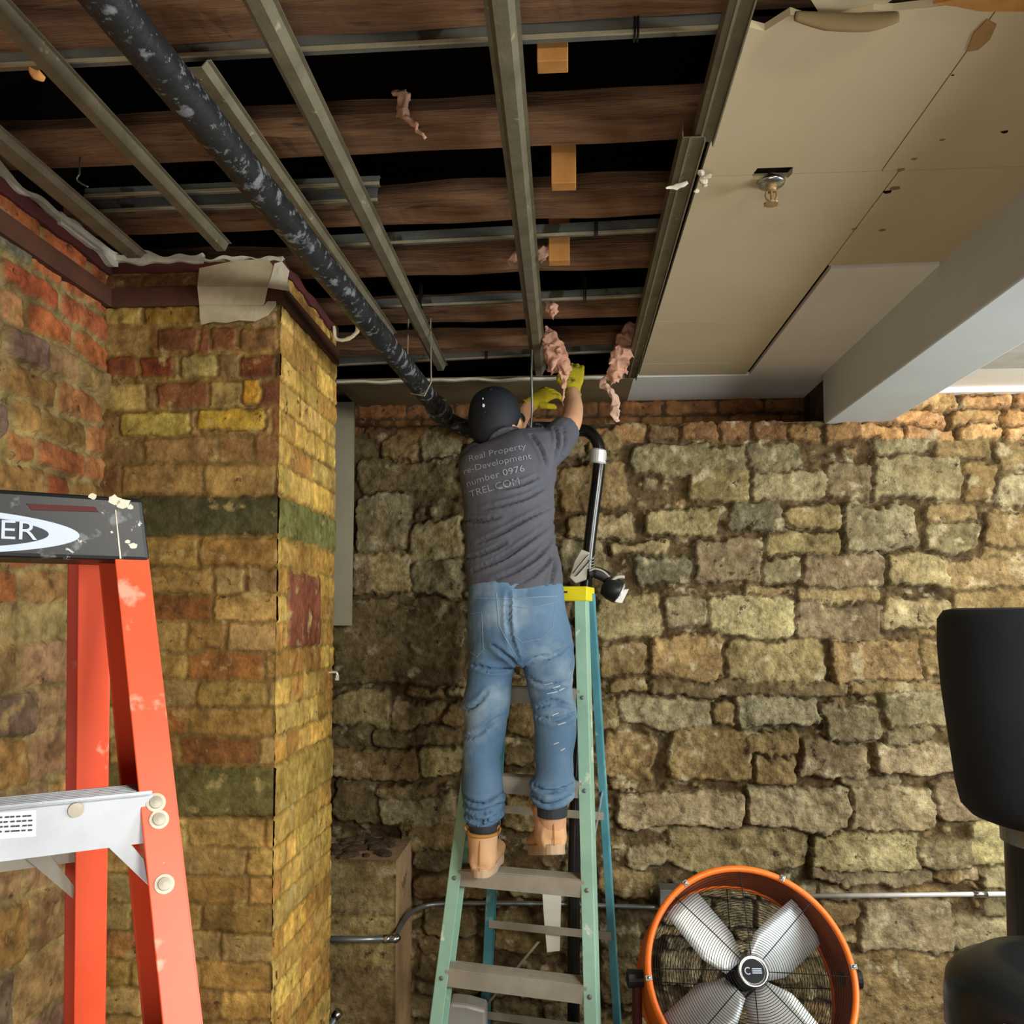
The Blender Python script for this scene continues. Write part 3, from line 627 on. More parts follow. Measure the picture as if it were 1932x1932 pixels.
a = P(1245, 1718, 3.47); b = P(1296, 1680, 3.47); bm = NB(); box(bm, (a.x, 3.47, a.z), (b.x, 3.56, b.z)); link('box_body', bm, M['conduit'], root, bevel=.003)
bm = NB(); a = P(1263, 1712, 3.465); b = P(1278, 1690, 3.465); box(bm, (a.x, 3.465, a.z), (b.x, 3.472, b.z)); link('sticker', bm, M['label'], root)
root = empty('pipe_stub', P(610, 1990, 3.1), 'short grey pipe stub with bright end cap at the foot of the brick pillar', 'pipe')
bm = NB(); tube(bm, [P(600, 1985, 3.06), P(634, 1915, 3.10)], .014, 14); link('pipe_body', bm, M['conduit'], root, smooth=True)
bm = NB(); tube(bm, [P(632, 1919, 3.10), P(640, 1909, 3.10)], .017, 14); link('end_cap', bm, M['chrome'], root, smooth=True)
# pale strip hanging left
bm = NB(); p0 = P(630, 760, 3.5); p1 = P(669, 760, 3.5); zb = P(650, 1180, 3.5).z; pts = []
for i in range(13):
    t = i/12; z = p0.z+(zb-p0.z)*t; pts.append((p0.x-.01, p1.x+.004*noise.noise((t*3, 2, 2))-.004*t, z))
for i in range(12):
    a, b = pts[i], pts[i+1]; hexa(bm, [(b[0], 3.49, b[2]), (b[1], 3.49, b[2]), (b[1], 3.51, b[2]), (b[0], 3.51, b[2]), (a[0], 3.49, a[2]), (a[1], 3.49, a[2]), (a[1], 3.51, a[2]), (a[0], 3.51, a[2])])
settle(tag(link('plastic_strip', bm, M['plast']), 'pale grey upright plastic strip between the brick pillar and stone wall', 'plastic strip'))
# hook on pillar
bm = NB(); c = P(632, 1276, 2.95); tube(bm, spline([c+Vector((-.03, 0, .012)), c+Vector((.004, 0, .014)), c+Vector((.008, 0, -.002)), c+Vector((.002, 0, -.012))], 5), .004, 8); box(bm, c+Vector((.004, -.004, -.014)), c+Vector((.014, .004, .004)))
settle(tag(link('wall_hook', bm, M['steelw']), 'tiny metal hook on the far edge of the brick pillar', 'hook'))
# ================================================================== BOARD SCRAPS, TUFTS
root = empty('paper_flap', P(460, 600, 2.36), 'torn tan drywall paper flap folded over the top of the brick pillar', 'drywall scrap')
YF = 2.372
def fl(pts, name, m, parent, d0=0, d1=0):
    bm = NB(); n = len(pts)//2; Q = [P(x, y, YF+dy) for x, y, dy in pts]; prism(bm, Q, (0, .003, 0)); return link(name, bm, m, parent)
fl([(376, 506, 0), (372, 541, -.006), (505, 542, -.006), (518, 505, 0), (505, 488, .0), (440, 492, 0)], 'upper_fold', M['paper'], root)
bm = NB(); Q = [P(372, 541, YF-.006), P(505, 542, YF-.006), P(497, 577, YF+.012), P(376, 575, YF+.012)]; prism(bm, Q, (0, .003, 0)); link('middle_fold', bm, M['paper'], root)  # strip turned downward to stand in for the shadow crossing the paper
Q = [(376, 575), (497, 577), (512, 560), (524, 546), (520, 575), (505, 594), (480, 606), (450, 604), (425, 609), (400, 607), (380, 612), (377, 600)]
bm = NB(); prism(bm, [P(x, y, YF+.010-(y-575)*.0003) for x, y in Q], (0, .003, 0)); link('lower_fold', bm, M['paper'], root)
Q = [(518, 497), (532, 493), (545, 510), (541, 530), (546, 548), (530, 546), (505, 542), (512, 520)]
bm = NB(); prism(bm, [P(x, y, YF-.008) for x, y in Q], (0, .004, 0)); link('torn_corner', bm, M['plaster'], root)
def strip(name, pts, r, m, label, cat, group=None, flat=.35, n=6, noise_=0.004, seg=8):
    bm = NB(); sp = spline([P(*p) for p in pts], n); rr = lerp_list(r if isinstance(r, list) else [r]*len(pts), n)
    tube(bm, sp, rr, seg, flat=flat)
    for v in bm.verts: v.co += Vector((noise.noise(v.co*60), noise.noise(v.co*60+Vector((9, 9, 9))), noise.noise(v.co*60+Vector((5, 0, 7)))))*noise_
    return tag(link(name, bm, m, smooth=True), label, cat, group)
settle(strip('tape_scrap', [(668, 575, 2.93), (675, 600, 2.93), (672, 628, 2.93), (650, 641, 2.92), (634, 638, 2.91), (630, 615, 2.90)], .008, M['paper'], 'curled strip of torn paper tape dangling beside the black pipe', 'tape scrap'))
settle(strip('tape_scrap', [(1256, 354, 1.90), (1275, 352, 1.91), (1298, 344, 1.92)], [.002, .007, .004], M['plaster'], 'white pointed sliver of tape sticking out left of the edge rail', 'tape scrap'))
bm = NB()
for (x, y, r) in ((1326, 341, .010), (1336, 333, .007), (1322, 328, .008), (1314, 360, .007), (1330, 350, .006)): ball(bm, P(x, y, 1.90), (r, r, r*.8), seg=8)
for v in bm.verts: v.co += Vector((noise.noise(v.co*90), noise.noise(v.co*90+Vector((9, 9, 9))), noise.noise(v.co*90+Vector((5, 0, 7)))))*.005
settle(tag(link('plaster_crumb', bm, M['plaster']), 'clump of white plaster crumbs on the joint of the edge rail', 'plaster'))
settle(strip('hanging_wire', [(1006, 600, 3.2), (1003, 700, 3.22), (1004, 770, 3.24), (1000, 822, 3.25)], .0045, M['galv2'], 'thin straight grey hanger wire behind the black-capped worker', 'wire', flat=1, noise_=.001))
settle(strip('hanging_wire', [(151, 296, 1.83), (150, 325, 1.80), (146, 340, 1.80), (166, 353, 1.80)], .002, M['galv2'], 'short bent pale wire in the dark between joists at upper left', 'wire', flat=1, noise_=.001))
def tuft(pts, rr, label, m=None, seed=0, fl_=.55, amp=.5):
    """ragged insulation rope grown along traced points"""
    bm = NB(); sp = spline([P(*p) for p in pts], 8); r = lerp_list(rr, 8); tube(bm, sp, r, 20, flat=fl_)
    rnd = random.Random(seed)
    for k in range(int(len(sp)*1.6)):
        i = rnd.randrange(len(sp)); a = sp[i]; rr_ = r[i]; d = Vector((rnd.uniform(-1, 1), rnd.uniform(-.6, .6), rnd.uniform(-1, .7))).normalized()
        tube(bm, [a, a+d*rr_*.9, a+d*rr_*1.35+Vector((0, 0, -rr_*.3))], [rr_*.5, rr_*.3, rr_*.06], 7)
    o = link('insulation_tuft', bm, m or M['insul']); remesh(o, .004, 1, .4)
    for v in o.data.vertices:
        c = v.co*45+Vector((seed, 0, 0)); v.co += Vector((noise.noise(c), noise.noise(c+Vector((7, 7, 7))), noise.noise(c+Vector((3, 9, 1)))))*.010
    return settle(tag(o, label, 'insulation', 'tufts of pink insulation hanging from the joists'))
tuft([(742, 178, 1.80), (765, 180, 1.80), (757, 205, 1.80), (780, 232, 1.80), (800, 262, 1.80)], [.008, .015, .014, .007, .004], 'pink insulation wisp with a long tail, near top centre left of the middle channel', seed=1)
tuft([(955, 498, 2.50), (975, 485, 2.50), (990, 470, 2.50)], [.006, .015, .018], 'small pink insulation tuft just left of the middle channel', seed=2)
tuft([(1018, 495, 2.50), (1024, 478, 2.50), (1042, 462, 2.50)], [.007, .019, .010], 'small pink insulation tuft just right of the middle channel, beside the dim block', seed=3)
tuft([(1028, 562, 2.86), (1042, 580, 2.86), (1040, 598, 2.86)], [.006, .020, .007], 'smallest pink tuft, in front of the fourth carrying channel', seed=4)
tuft([(1032, 622, 3.15), (1043, 650, 3.15), (1052, 678, 3.15), (1064, 705, 3.16), (1064, 735, 3.17), (1061, 765, 3.18)], [.016, .040, .045, .018, .006, .004], 'ragged pink insulation clump the worker is pulling with the raised glove', seed=5)
tuft([(1192, 614, 3.22), (1178, 645, 3.22), (1168, 680, 3.22), (1157, 712, 3.23)], [.018, .034, .038, .024], 'long pink insulation clump beside the edge rail, hole in it, right of the gloves', seed=6)
tuft([(1140, 716, 3.26), (1136, 724, 3.26), (1150, 735, 3.24), (1160, 755, 3.24), (1160, 780, 3.24), (1166, 798, 3.24)], [.012, .010, .014, .015, .018, .004], 'pale pinkish white insulation strand dangling below the long pink clump', M['insulw'], seed=7)
# splinters and torn drywall
settle(strip('wood_splinter', [(556, 118, 1.62), (566, 132, 1.62), (580, 138, 1.62)], [.002, .008, .001], M['block'], 'orange wood splinter below the nearest carrying channel', 'splinter'))
settle(strip('wood_splinter', [(56, 130, 1.35), (68, 140, 1.35), (84, 148, 1.36)], [.003, .009, .004], M['block'], 'wood splinter caught on the second furring channel from the left', 'splinter'))
root = empty('torn_drywall', PZ(1600, 25, ZC), 'crumpled torn drywall edge with layered paper at the top of the photo', 'drywall scrap')
bm = NB(); sp = spline([PZ(1500, 30, 2.79), PZ(1560, 40, 2.785), PZ(1640, 42, 2.785), PZ(1695, 32, 2.79)], 8); tube(bm, sp, lerp_list([.008, .016, .016, .009], 8), 10, flat=.6); link('rolled_edge', bm, M['brownboard'], root, smooth=True)
bm = NB(); Q = [(1530, 0), (1690, -5), (1650, 22), (1590, 28), (1545, 24)]; prism(bm, [PZ(x, y, 2.81) for x, y in Q], (0, 0, .006)); link('paper_layer', bm, M['paper'], root)
bm = NB(); Q = [(1760, 8), (1820, -5), (1960, -8), (1960, 22), (1850, 22), (1800, 12)]; prism(bm, [PZ(x, y, 2.79) for x, y in Q], (0, 0, .006)); link('paper_layer', bm, M['block'], root)
bm = NB(); Q = [(1824, 98), (1836, 65), (1862, 38), (1880, 48), (1868, 75), (1845, 95)]; prism(bm, [PZ(x, y, 2.797) for x, y in Q], (0, 0, .004)); link('peeled_paper', bm, mat('peeled_brown_paper', 'a88452', '94703f', 12, .95), root)
# dirt specks on tan board are wear in the board; sprinkler
root = empty('sprinkler_head', PZ(1455, 345, 2.72), 'corroded sprinkler head with chrome escutcheon hanging through the tan ceiling board', 'sprinkler')
c = PZ(1455, 352, 2.786)
bm = NB(); lathe(bm, [(.012, .0), (.030, .004), (.033, .010), (.026, .016), (.016, .020)], 32, Matrix.Translation(c)); link('escutcheon', bm, M['chrome'], root, smooth=True)
bm = NB(); lathe(bm, [(.011, -.012), (.013, -.004), (.012, .06)], 16, Matrix.Translation(c)); link('stem', bm, M['rust'], root, smooth=True)
bm = NB()
for s in (-1, 1): tube(bm, spline([c+Vector((s*.009, 0, -.008)), c+Vector((s*.013, 0, -.024)), c+Vector((s*.003, 0, -.040))], 4), .0028, 8)
tube(bm, [c+Vector((0, 0, -.01)), c+Vector((0, 0, -.036))], .003, 8); link('frame_arms', bm, M['rust'], root)
bm = NB(); lathe(bm, [(.004, -.044), (.016, -.043), (.017, -.040), (.004, -.039)], 20, Matrix.Translation(c))
for k in range(10): a = k*math.pi/5; box(bm, c+Vector((.016*math.cos(a)-.002, .016*math.sin(a)-.002, -.043)), c+Vector((.016*math.cos(a)+.002, .016*math.sin(a)+.002, -.0395)))
link('deflector', bm, M['rust'], root)
# grime spots where fixings were pulled out of the tan board
for (x, y, r, s) in ((1688, 355, .018, 1), (1700, 320, .012, 2), (1675, 362, .014, 3), (1612, 432, .010, 4), (1665, 434, .013, 5), (1896, 249, .010, 6), (1778, 264, .008, 7), (1725, 300, .009, 8), (1798, 142, .004, 9)):
    c = PZ(x, y, ZC-.0003); bm = NB(); n = 14; prism(bm, [c+Vector((r*math.cos(a)*(.6+.7*abs(noise.noise((a*1.5, s, 0)))), r*.8*math.sin(a)*(.6+.8*abs(noise.noise((a*2, s, 5)))), 0)) for a in [2*math.pi*k/n for k in range(n)]], (0, 0, .0006))
    tag(link('ceiling', bm, M['brownboard'] if s % 3 else M['deck']), kind='structure')
# pale bracket near the right edge of ceiling
root = empty('light_fitting', (1.95, 2.9, ZR-.02), 'pale ceiling light fitting cut by the right edge of the photo', 'light fitting')
a = P(1925, 660, 2.6); bm = NB(); box(bm, (a.x, 2.2, ZR-.075), (a.x+.30, 3.05, ZR)); link('housing', bm, M['steelw'], root, bevel=.02)
bm = NB(); a2 = P(1875, 682, 2.9); box(bm, (a2.x, 2.93, ZR-.028), (a.x+.01, 2.975, ZR-.002)); link('bracket', bm, M['steelw'], root, bevel=.003)
# ================================================================== TEXT HELPERS
def text_bm(s, size, extrude=.0, squash=1.0):
    cu = bpy.data.curves.new('t', 'FONT'); cu.body = s; cu.size = size; cu.extrude = extrude; cu.resolution_u = 3
    o = bpy.data.objects.new('t', cu); COL.objects.link(o); dg = bpy.context.evaluated_depsgraph_get(); dg.update()
    me = bpy.data.meshes.new_from_object(o.evaluated_get(dg)); bpy.data.objects.remove(o); bm = NB(); bm.from_mesh(me); return bm
def plane_hit(px, py, p0, n):
    d = ray(px, py); return CAM+d*((Vector(p0)-CAM).dot(n)/d.dot(n))
# ================================================================== ORANGE STEPLADDER
al = math.radians(35); u = Vector((math.cos(al), math.sin(al), 0)); v = Vector((-math.sin(al), math.cos(al), 0)); Z = Vector((0, 0, 1))
C0 = P(283, 1059, 1.2); zt = P(276, 942, 1.2).z
root = empty('stepladder', (C0.x-.3, C0.y, 0), 'orange fibreglass stepladder with a black plastic top cap, near the left edge', 'ladder')
bm = NB(); hc = zt-C0.z
prism(bm, [C0+v*0, C0-u*.55, C0-u*.55+Z*hc*.96, C0-u*.50+Z*hc, C0-u*.012+Z*hc], v*.15); link('top_cap', bm, M['capblk'], root, bevel=.006)
capo = bpy.data.objects['top_cap']
def F_(px, py, off=.0): return plane_hit(px, py, C0-v*off, v)
bm = NB(); prism(bm, [F_(50, 950, .0015), F_(180, 956, .0015), F_(186, 966, .0015), F_(60, 962, .0015)], v*.003); link('cap_slot', bm, M['maroon'], capo)
cr = F_(150, 1011); ctr = cr-u*.150; 
def ell(a, b, off, n=64): return [ctr+u*(a*math.cos(t))+Z*(b*math.sin(t)*(1-.15*abs(math.cos(t))))-v*off for t in [2*math.pi*k/n for k in range(n)]]
bm = NB(); prism(bm, ell(.150, .030, .002), v*.003); link('logo_oval', bm, M['logo'], capo)
bm = NB(); prism(bm, ell(.112, .0225, .003), v*.002); link('logo_inner', bm, M['logod'], capo)
bm = text_bm('WERNER', .040, .0008)
xs = [q.co.x for q in bm.verts]; xm = max(xs); x0 = min(xs); tr = F_(70, 1019, .0042); sc = .165/(xm-x0)
for q in bm.verts: q.co = tr+u*((q.co.x-xm)*sc)+Z*(q.co.y*.92)-v*q.co.z
link('logo_lettering', bm, M['logo'], capo)
bm = NB(); prism(bm, [F_(217, 962, .001), F_(219, 962, .001), F_(229, 1054, .001), F_(226, 1054, .001)], v*.002); link('paint_drip', bm, M['plaster'], capo)
for (x, y, r) in ((232, 950, .010), (216, 944, .009), (246, 957, .005), (175, 936, .006), (241, 1022, .004), (252, 1030, .006), (211, 1004, .002)):
    bm = NB(); c = F_(x, y, .001); n = 12; prism(bm, [c+u*(r*1.3*math.cos(a)*(.6+.8*abs(noise.noise((a, x, 0)))))+Z*(r*math.sin(a)*(.6+.8*abs(noise.noise((a, x, 5))))) for a in [2*math.pi*k/n for k in range(n)]], v*.002); link('plaster_splash', bm, M['plaster'], capo)
def crail(name, T, B, w_, dep, m, parent, side=1, th=.004):
    """C channel rail: front flange facing camera, web on the outer side"""
    bm = NB(); T, B = Vector(T), Vector(B)
    bar(bm, T, B, u*w_, v*th)                                   # front flange (centre line T-B)
    bar(bm, T+v*dep, B+v*dep, u*w_, v*th)
    bar(bm, T+u*(w_/2*side)+v*dep/2, B+u*(w_/2*side)+v*dep/2, u*th, v*dep)
    return link(name, bm, m, parent, bevel=.0012)
def ext(T, B, z): t = (z-T.z)/(B.z-T.z); return T+(B-T)*t
vr = v; v = Vector((-math.sin(math.radians(43)), math.cos(math.radians(43)), 0))
T1 = F_(246, 1058, -.012); B1 = P(342, 1932, 1.03); B1f = ext(T1, B1, .03); T1 = T1+Z*.012
r1 = crail('front_rail', T1, B1f, .044, .088, M['orange'], root)
T2 = P(178, 1054, 1.30); B2 = P(168, 1932, 1.40); B2f = ext(T2, B2, .03)
crail('rear_rail', T2, B2f, .046, .07, M['orange'], root)
L1 = T1-u*.46; L1b = B1f-u*.56; L2 = T2-u*.36; L2b = B2f-u*.44
crail('front_rail', L1, L1b, .044, .088, M['orange'], root, -1); crail('rear_rail', L2, L2b, .046, .07, M['orange'], root, -1)
v = vr
zs0 = P(264, 1492, 1.115).z
for k in range(5):
    z = zs0-.305*k; a = ext(T1, B1f, z)-u*.006; b = ext(L1, L1b, z)
    b = a-u*(a-b).length; bm = NB()
    bar(bm, a-Z*.030-v*.006, b-Z*.030-v*.006, v*.003, Z*.062); bar(bm, a+v*.03, b+v*.03, v*.075, Z*.003); bar(bm, a+v*.066-Z*.015, b+v*.066-Z*.015, v*.003, Z*.03)
    for q in range(6): bar(bm, a+v*(.0+.011*q)+Z*.003, b+v*(.0+.011*q)+Z*.003, v*.003, Z*.003)
    so = link('step', bm, M['alu'], root)
    bm = NB(); qy = Vector.to_track_quat(v, 'Z', 'Y').to_matrix().to_4x4()
    rp = (plane_hit(143, 1528, a-v*.0085, v) if k == 0 else a-u*.10-Z*.03-v*.0085); lathe(bm, [(.004, .002), (.0095, .001), (.009, -.003), (.004, -.0035)], 20, Matrix.Translation(rp) @ qy); link('rivet', bm, M['alud'], so)
    if k == 0:
        pf = a-v*.0085; Q = lambda x, y: plane_hit(x, y, pf, v)
        bm = NB(); prism(bm, [Q(-90, 1590), Q(68, 1578), Q(68, 1528), Q(-90, 1540)], v*.001); lab = link('warning_label', bm, M['label'], so)
        bm = NB()
        for r_ in range(4):
            for i_ in range(13):
                x = -80+i_*11+random.uniform(-2, 2); y = 1541+r_*9-(x/160*9)
                if x < 60: prism(bm, [plane_hit(x+dx, y+dy, pf-v*.0012, v) for dx, dy in ((0, 3), (8, 2.4), (8, -.6), (0, 0))], v*.0005)
        o = link('label_print', bm, M['logod'], lab); o['kind'] = 'stuff'
        bm = NB(); g0 = plane_hit(178, 1574, a-v*.006, v); g1 = plane_hit(228, 1572, a-v*.006, v); g2 = plane_hit(281, 1672, a-v*.006, v); g3 = plane_hit(278, 1648, a-v*.006, v); g4 = plane_hit(272, 1620, a-v*.006, v)
        prism(bm, [g0, g2, g4, g1], v*.003); link('gusset_brace', bm, M['alu'], root, bevel=.0008)
bm = NB(); a = P(152, 1590, 1.375); bar(bm, a-Z*.014, a-Z*.014-u*.40, v*.003, Z*.032); bar(bm, a+v*.012, a+v*.012-u*.40, v*.026, Z*.003); link('rear_crossbar', bm, M['alud'], root)
bm = NB(); pv = a-v*.004; prism(bm, [plane_hit(26, 1600, pv, v), plane_hit(138, 1696, pv, v), plane_hit(140, 1672, pv, v), plane_hit(84, 1600, pv, v)], v*.003); link('gusset_brace', bm, M['alud'], root)
for (x, y) in ((294, 1514), (300, 1546), (310, 1668)):
    dd = (B1f-T1); n_ = Vector.cross(u, dd).normalized(); 
    if n_.dot(v) > 0: n_ = -n_
    c = plane_hit(x, y, T1-v*.003, n_); qn = n_.to_track_quat('Z', 'Y').to_matrix().to_4x4()
    bm = NB(); lathe(bm, [(.0125, 0), (.012, .0012), (.003, .0014)], 22, Matrix.Translation(c) @ qn); o = link('bolt_paint_ring', bm, M['plaster'], root, smooth=False)
    bm = NB(); lathe(bm, [(.0085, .001), (.0078, .004), (.002, .005)], 18, Matrix.Translation(c) @ qn); link('bolt_head', bm, M['alud'], o)
for z in (.0,):
    for q in (B1f, B2f, L1b, L2b):
        bm = NB(); bar(bm, q-Z*.03+v*.03, q+Z*.02+v*.03, u*.054, v*.09); link('foot', bm, M['blackpl'], root, bevel=.004)
# ================================================================== PALE GREEN STEPLADDER
u = Vector((.98, -.20, 0)).normalized(); v = Vector((.20, .98, 0)).normalized()
root = empty('stepladder', (-.1, 2.9, 0), 'pale green fibreglass stepladder with yellow cap, the worker standing on it', 'ladder')
def line3(pa, pb): return pa, pb
GLt = P(926, 1118, 3.17); GL = P(833, 1848, 2.86); GLb = ext(GLt, GL, .02)
GRt = P(1094, 1118, 3.085); GR = P(1112, 1848, 2.765); GRb = ext(GRt, GR, .02)
crail('front_rail', GLt, GLb, .042, .066, M['lgreen'], root, -1); crail('front_rail', GRt, GRb, .040, .066, M['lgreen'], root, 1)
RLt = P(955, 1120, 3.27); RL = P(925, 1700, 3.44); RLb = ext(RLt, RL, .02)
RRt = P(1113, 1120, 3.17); RR = P(1149, 1700, 3.33); RRb = ext(RRt, RR, .02)
crail('rear_rail', RLt, RLb, .034, .030, M['lblue'], root, -1); crail('rear_rail', RRt, RRb, .026, .030, M['lblue'], root, 1)
for k, z in enumerate((.30, .605, .91, 1.215, 1.52)):
    a = ext(GLt, GL, z)+u*.010; b = ext(GRt, GR, z)-u*.008; bm = NB()
    bar(bm, a-Z*.026-v*.003, b-Z*.026-v*.003, v*.003, Z*.052); bar(bm, a+v*.038, b+v*.038, v*.080, Z*.003); bar(bm, a+v*.077-Z*.012, b+v*.077-Z*.012, v*.003, Z*.024)
    for q in range(7): bar(bm, a+v*(.004+.011*q)+Z*.003, b+v*(.004+.011*q)+Z*.003, v*.0035, Z*.003)
    so = link('step', bm, M['alud'], root)
    for e in (ext(GLt, GL, z-.025), ext(GRt, GR, z-.025)):
        bm = NB(); qy = v.to_track_quat('Z', 'Y').to_matrix().to_4x4(); lathe(bm, [(.003, .002), (.008, .001), (.007, -.003), (.003, -.004)], 14, Matrix.Translation(e-v*.003) @ qy); link('rivet', bm, M['conduit'], so)
bm = NB(); ca = P(918, 1134, 3.155); cb = P(1108, 1134, 3.065); hh = P(1108, 1106, 3.065).z-cb.z
prism(bm, [ca, cb, cb+Z*hh, ca+Z*hh], v*.16); co = link('top_cap', bm, M['yellow'], root, bevel=.005)
bm = NB(); c = plane_hit(1066, 1117, cb-v*.001, v); bar(bm, c-u*.009, c+u*.009, Z*.006, v*.003); link('cap_slot', bm, M['black'], co)
for (z, pts) in ((1.02, .0), (.55, 0), (.17, 0)):
    a = ext(RLt, RL, z); b = ext(RRt, RR, z); bm = NB(); bar(bm, a-v*.004, b-v*.004, v*.003, Z*.030); link('rear_crossbar', bm, M['alud'], root)
bm = NB(); a = ext(RLt, RL, .20); b = ext(RLt, RL, .50).lerp(ext(RRt, RR, .50), .42); bar(bm, a-v*.010, b-v*.010, u*.012, v*.004); link('diagonal_brace', bm, M['alud'], root)
bm = NB(); a = ext(GRt, GR, 1.03)+u*.022+v*.03; b = ext(RRt, RR, 1.11)+u*.0; bar(bm, a, b, Z*.018, u*.003); link('spreader_bar', bm, M['alu'], root)
bm = NB(); a = ext(GLt, GL, 1.03)-u*.022+v*.03; b = ext(RLt, RL, 1.11); bar(bm, a, b, Z*.018, u*.003); link('spreader_bar', bm, M['alu'], root)
for q in (GLb, GRb, RLb, RRb):
    bm = NB(); bar(bm, q-Z*.02+v*.02, q+Z*.02+v*.02, u*.048, v*.07); link('foot', bm, M['blackpl'], root, bevel=.004)
# pieces behind the ladder
bm = NB(); Y_ = 3.44; prism(bm, [P(1021, 1655, Y_), P(1060, 1657, Y_), P(1056, 1794, Y_), P(1032, 1797, Y_), P(1026, 1730, Y_)], (0, .012, 0))
wb = tag(link('white_board', bm, M['wplank'], bevel=.001), 'narrow white board propped behind the second and third steps of the green ladder', 'board')
bm = NB(); Y_ = 3.36; pts = [(832, 1990), (838, 1905), (850, 1893), (880, 1896), (916, 1906), (916, 1990)]; prism(bm, [P(x, y, Y_) for x, y in pts], (0, .1, 0)); o = link('white_bag', bm, M['steelw'], bevel=.012)
z0 = min(q.co.z for q in o.data.vertices)
for q in o.data.vertices:
    if q.co.z < z0+.03: q.co.z = .0
settle(tag(o, 'pale plastic sack on the floor behind the lower left of the green ladder', 'sack'))
z0 = min(q.co.z for q in wb.data.vertices)
settle(wb)
# ================================================================== DRUM FAN
fc = P(1416.5, 1836, 2.80); los = (fc-CAM).normalized(); Rr = 187*2.80/1600
nrm = -(los-RT*.24-UP*.20).normalized(); yv = (UP-nrm*UP.dot(nrm)).normalized(); xv = yv.cross(nrm)
rotm = Matrix((xv, yv, nrm)).transposed()
root = empty('drum_fan', fc, 'large orange drum fan with four metal blades behind a black wire guard', 'fan', rot=rotm.to_quaternion())
dep = .21
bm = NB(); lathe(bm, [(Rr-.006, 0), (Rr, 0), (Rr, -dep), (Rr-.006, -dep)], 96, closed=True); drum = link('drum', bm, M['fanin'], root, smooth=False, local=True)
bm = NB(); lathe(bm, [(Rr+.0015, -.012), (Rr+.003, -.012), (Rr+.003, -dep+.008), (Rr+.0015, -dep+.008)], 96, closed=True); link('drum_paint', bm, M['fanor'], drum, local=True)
def torus(bm, R_, r, z, sM=96, sm=8, sq=1):
    lathe(bm, [(R_+r*math.cos(2*math.pi*k/sm)*sq, z+r*math.sin(2*math.pi*k/sm)) for k in range(sm)], sM, closed=True)
for z in (0, -dep):
    bm = NB(); torus(bm, Rr-.002, .011, z, 96, 12); link('rim', bm, M['fanor'], root, smooth=True, local=True)
def guard(name, z0, sgn, n=34):
    bm = NB()
    for k in range(n):
        r = .052+(Rr-.016-.052)*k/(n-1); torus(bm, r, .0009, z0+sgn*.028*(1-(r/Rr)**2), 72, 4)
    for k in range(8):
        a = math.radians(-2+45*k); pts = [Vector((r*math.cos(a), r*math.sin(a), z0+sgn*(.028*(1-(r/Rr)**2)-.003))) for r in (.045, .12, .2, .28, Rr-.005)]; tube(bm, pts, .0017, 6)
    return link(name, bm, M['wire'], root, local=True)
g1 = guard('front_guard', .004, 1); guard('rear_guard', -dep-.004, -1, 22)
for k in range(4):
    a = math.radians(37+90*k); bm = NB(); n = 10; m_ = 6; G = []
    for i in range(n+1):
        row = []
        r = .045+(Rr*.90-.045)*i/n; wd = .066+.058*min(1, (i/n)*3.2)*(1 if i < n else .97)
        for j in range(m_+1):
            t = (j/m_-.5)*2; tw = math.radians(26); s = t*wd*.72
            row.append(Vector((r+(.006 if abs(t) < .9 and i == n else 0), s*math.cos(tw), -.095+s*math.sin(tw)+.010*(1-t*t))))
        G.append(row)
    Mz = Matrix.Rotation(a, 4, 'Z'); va = [[bm.verts.new(Mz @ q) for q in row] for row in G]; vb_ = [[bm.verts.new(Mz @ (q-Vector((0, 0, .0025)))) for q in row] for row in G]
    for i in range(n):
        for j in range(m_):
            bm.faces.new((va[i][j], va[i+1][j], va[i+1][j+1], va[i][j+1])); bm.faces.new((vb_[i][j], vb_[i][j+1], vb_[i+1][j+1], vb_[i+1][j]))
    for i in range(n):
        bm.faces.new((va[i][0], vb_[i][0], vb_[i+1][0], va[i+1][0])); bm.faces.new((va[i][m_], va[i+1][m_], vb_[i+1][m_], vb_[i][m_]))
    for j in range(m_):
        bm.faces.new((va[0][j], va[0][j+1], vb_[0][j+1], vb_[0][j])); bm.faces.new((va[n][j], vb_[n][j], vb_[n][j+1], va[n][j+1]))
    link('blade', bm, M['blade'], root, smooth=True, local=True)
bm = NB(); lathe(bm, [(.03, -.07), (.036, -.075), (.036, -.12), (.06, -.125), (.064, -.14), (.064, -dep-.02), (.05, -dep-.035), (.01, -dep-.037)], 32); link('motor', bm, M['blackpl'], root, smooth=False, local=True)
bm = NB(); lathe(bm, [(.030, .030), (.047, .028), (.049, .033), (.044, .037), (.040, .034), (.036, .034), (.01, .034)], 48); hb = link('hub_ring', bm, M['chrome'], root, smooth=True, local=True)
bm = NB(); lathe(bm, [(.036, .034), (.036, .036), (.005, .0365)], 40); hb2 = link('hub_badge', bm, M['black'], hb, local=True)
bm = NB()
for t in range(14):
    a0 = math.radians(50+20*t*.93); a1 = math.radians(50+20*(t+1)*.93); 
    bar(bm, (-.017+.0095*math.cos(a0), .0095*math.sin(a0), .0375), (-.017+.0095*math.cos(a1), .0095*math.sin(a1), .0375), (.0035*math.cos(a0), .0035*math.sin(a0), 0), (0, 0, .001))
for y in (-.006, .0, .006): bar(bm, (-.004, y, .0375), (.026, y, .0375), (0, .0035, 0), (0, 0, .001))
link('badge_mark', bm, M['logo'], hb2, local=True)
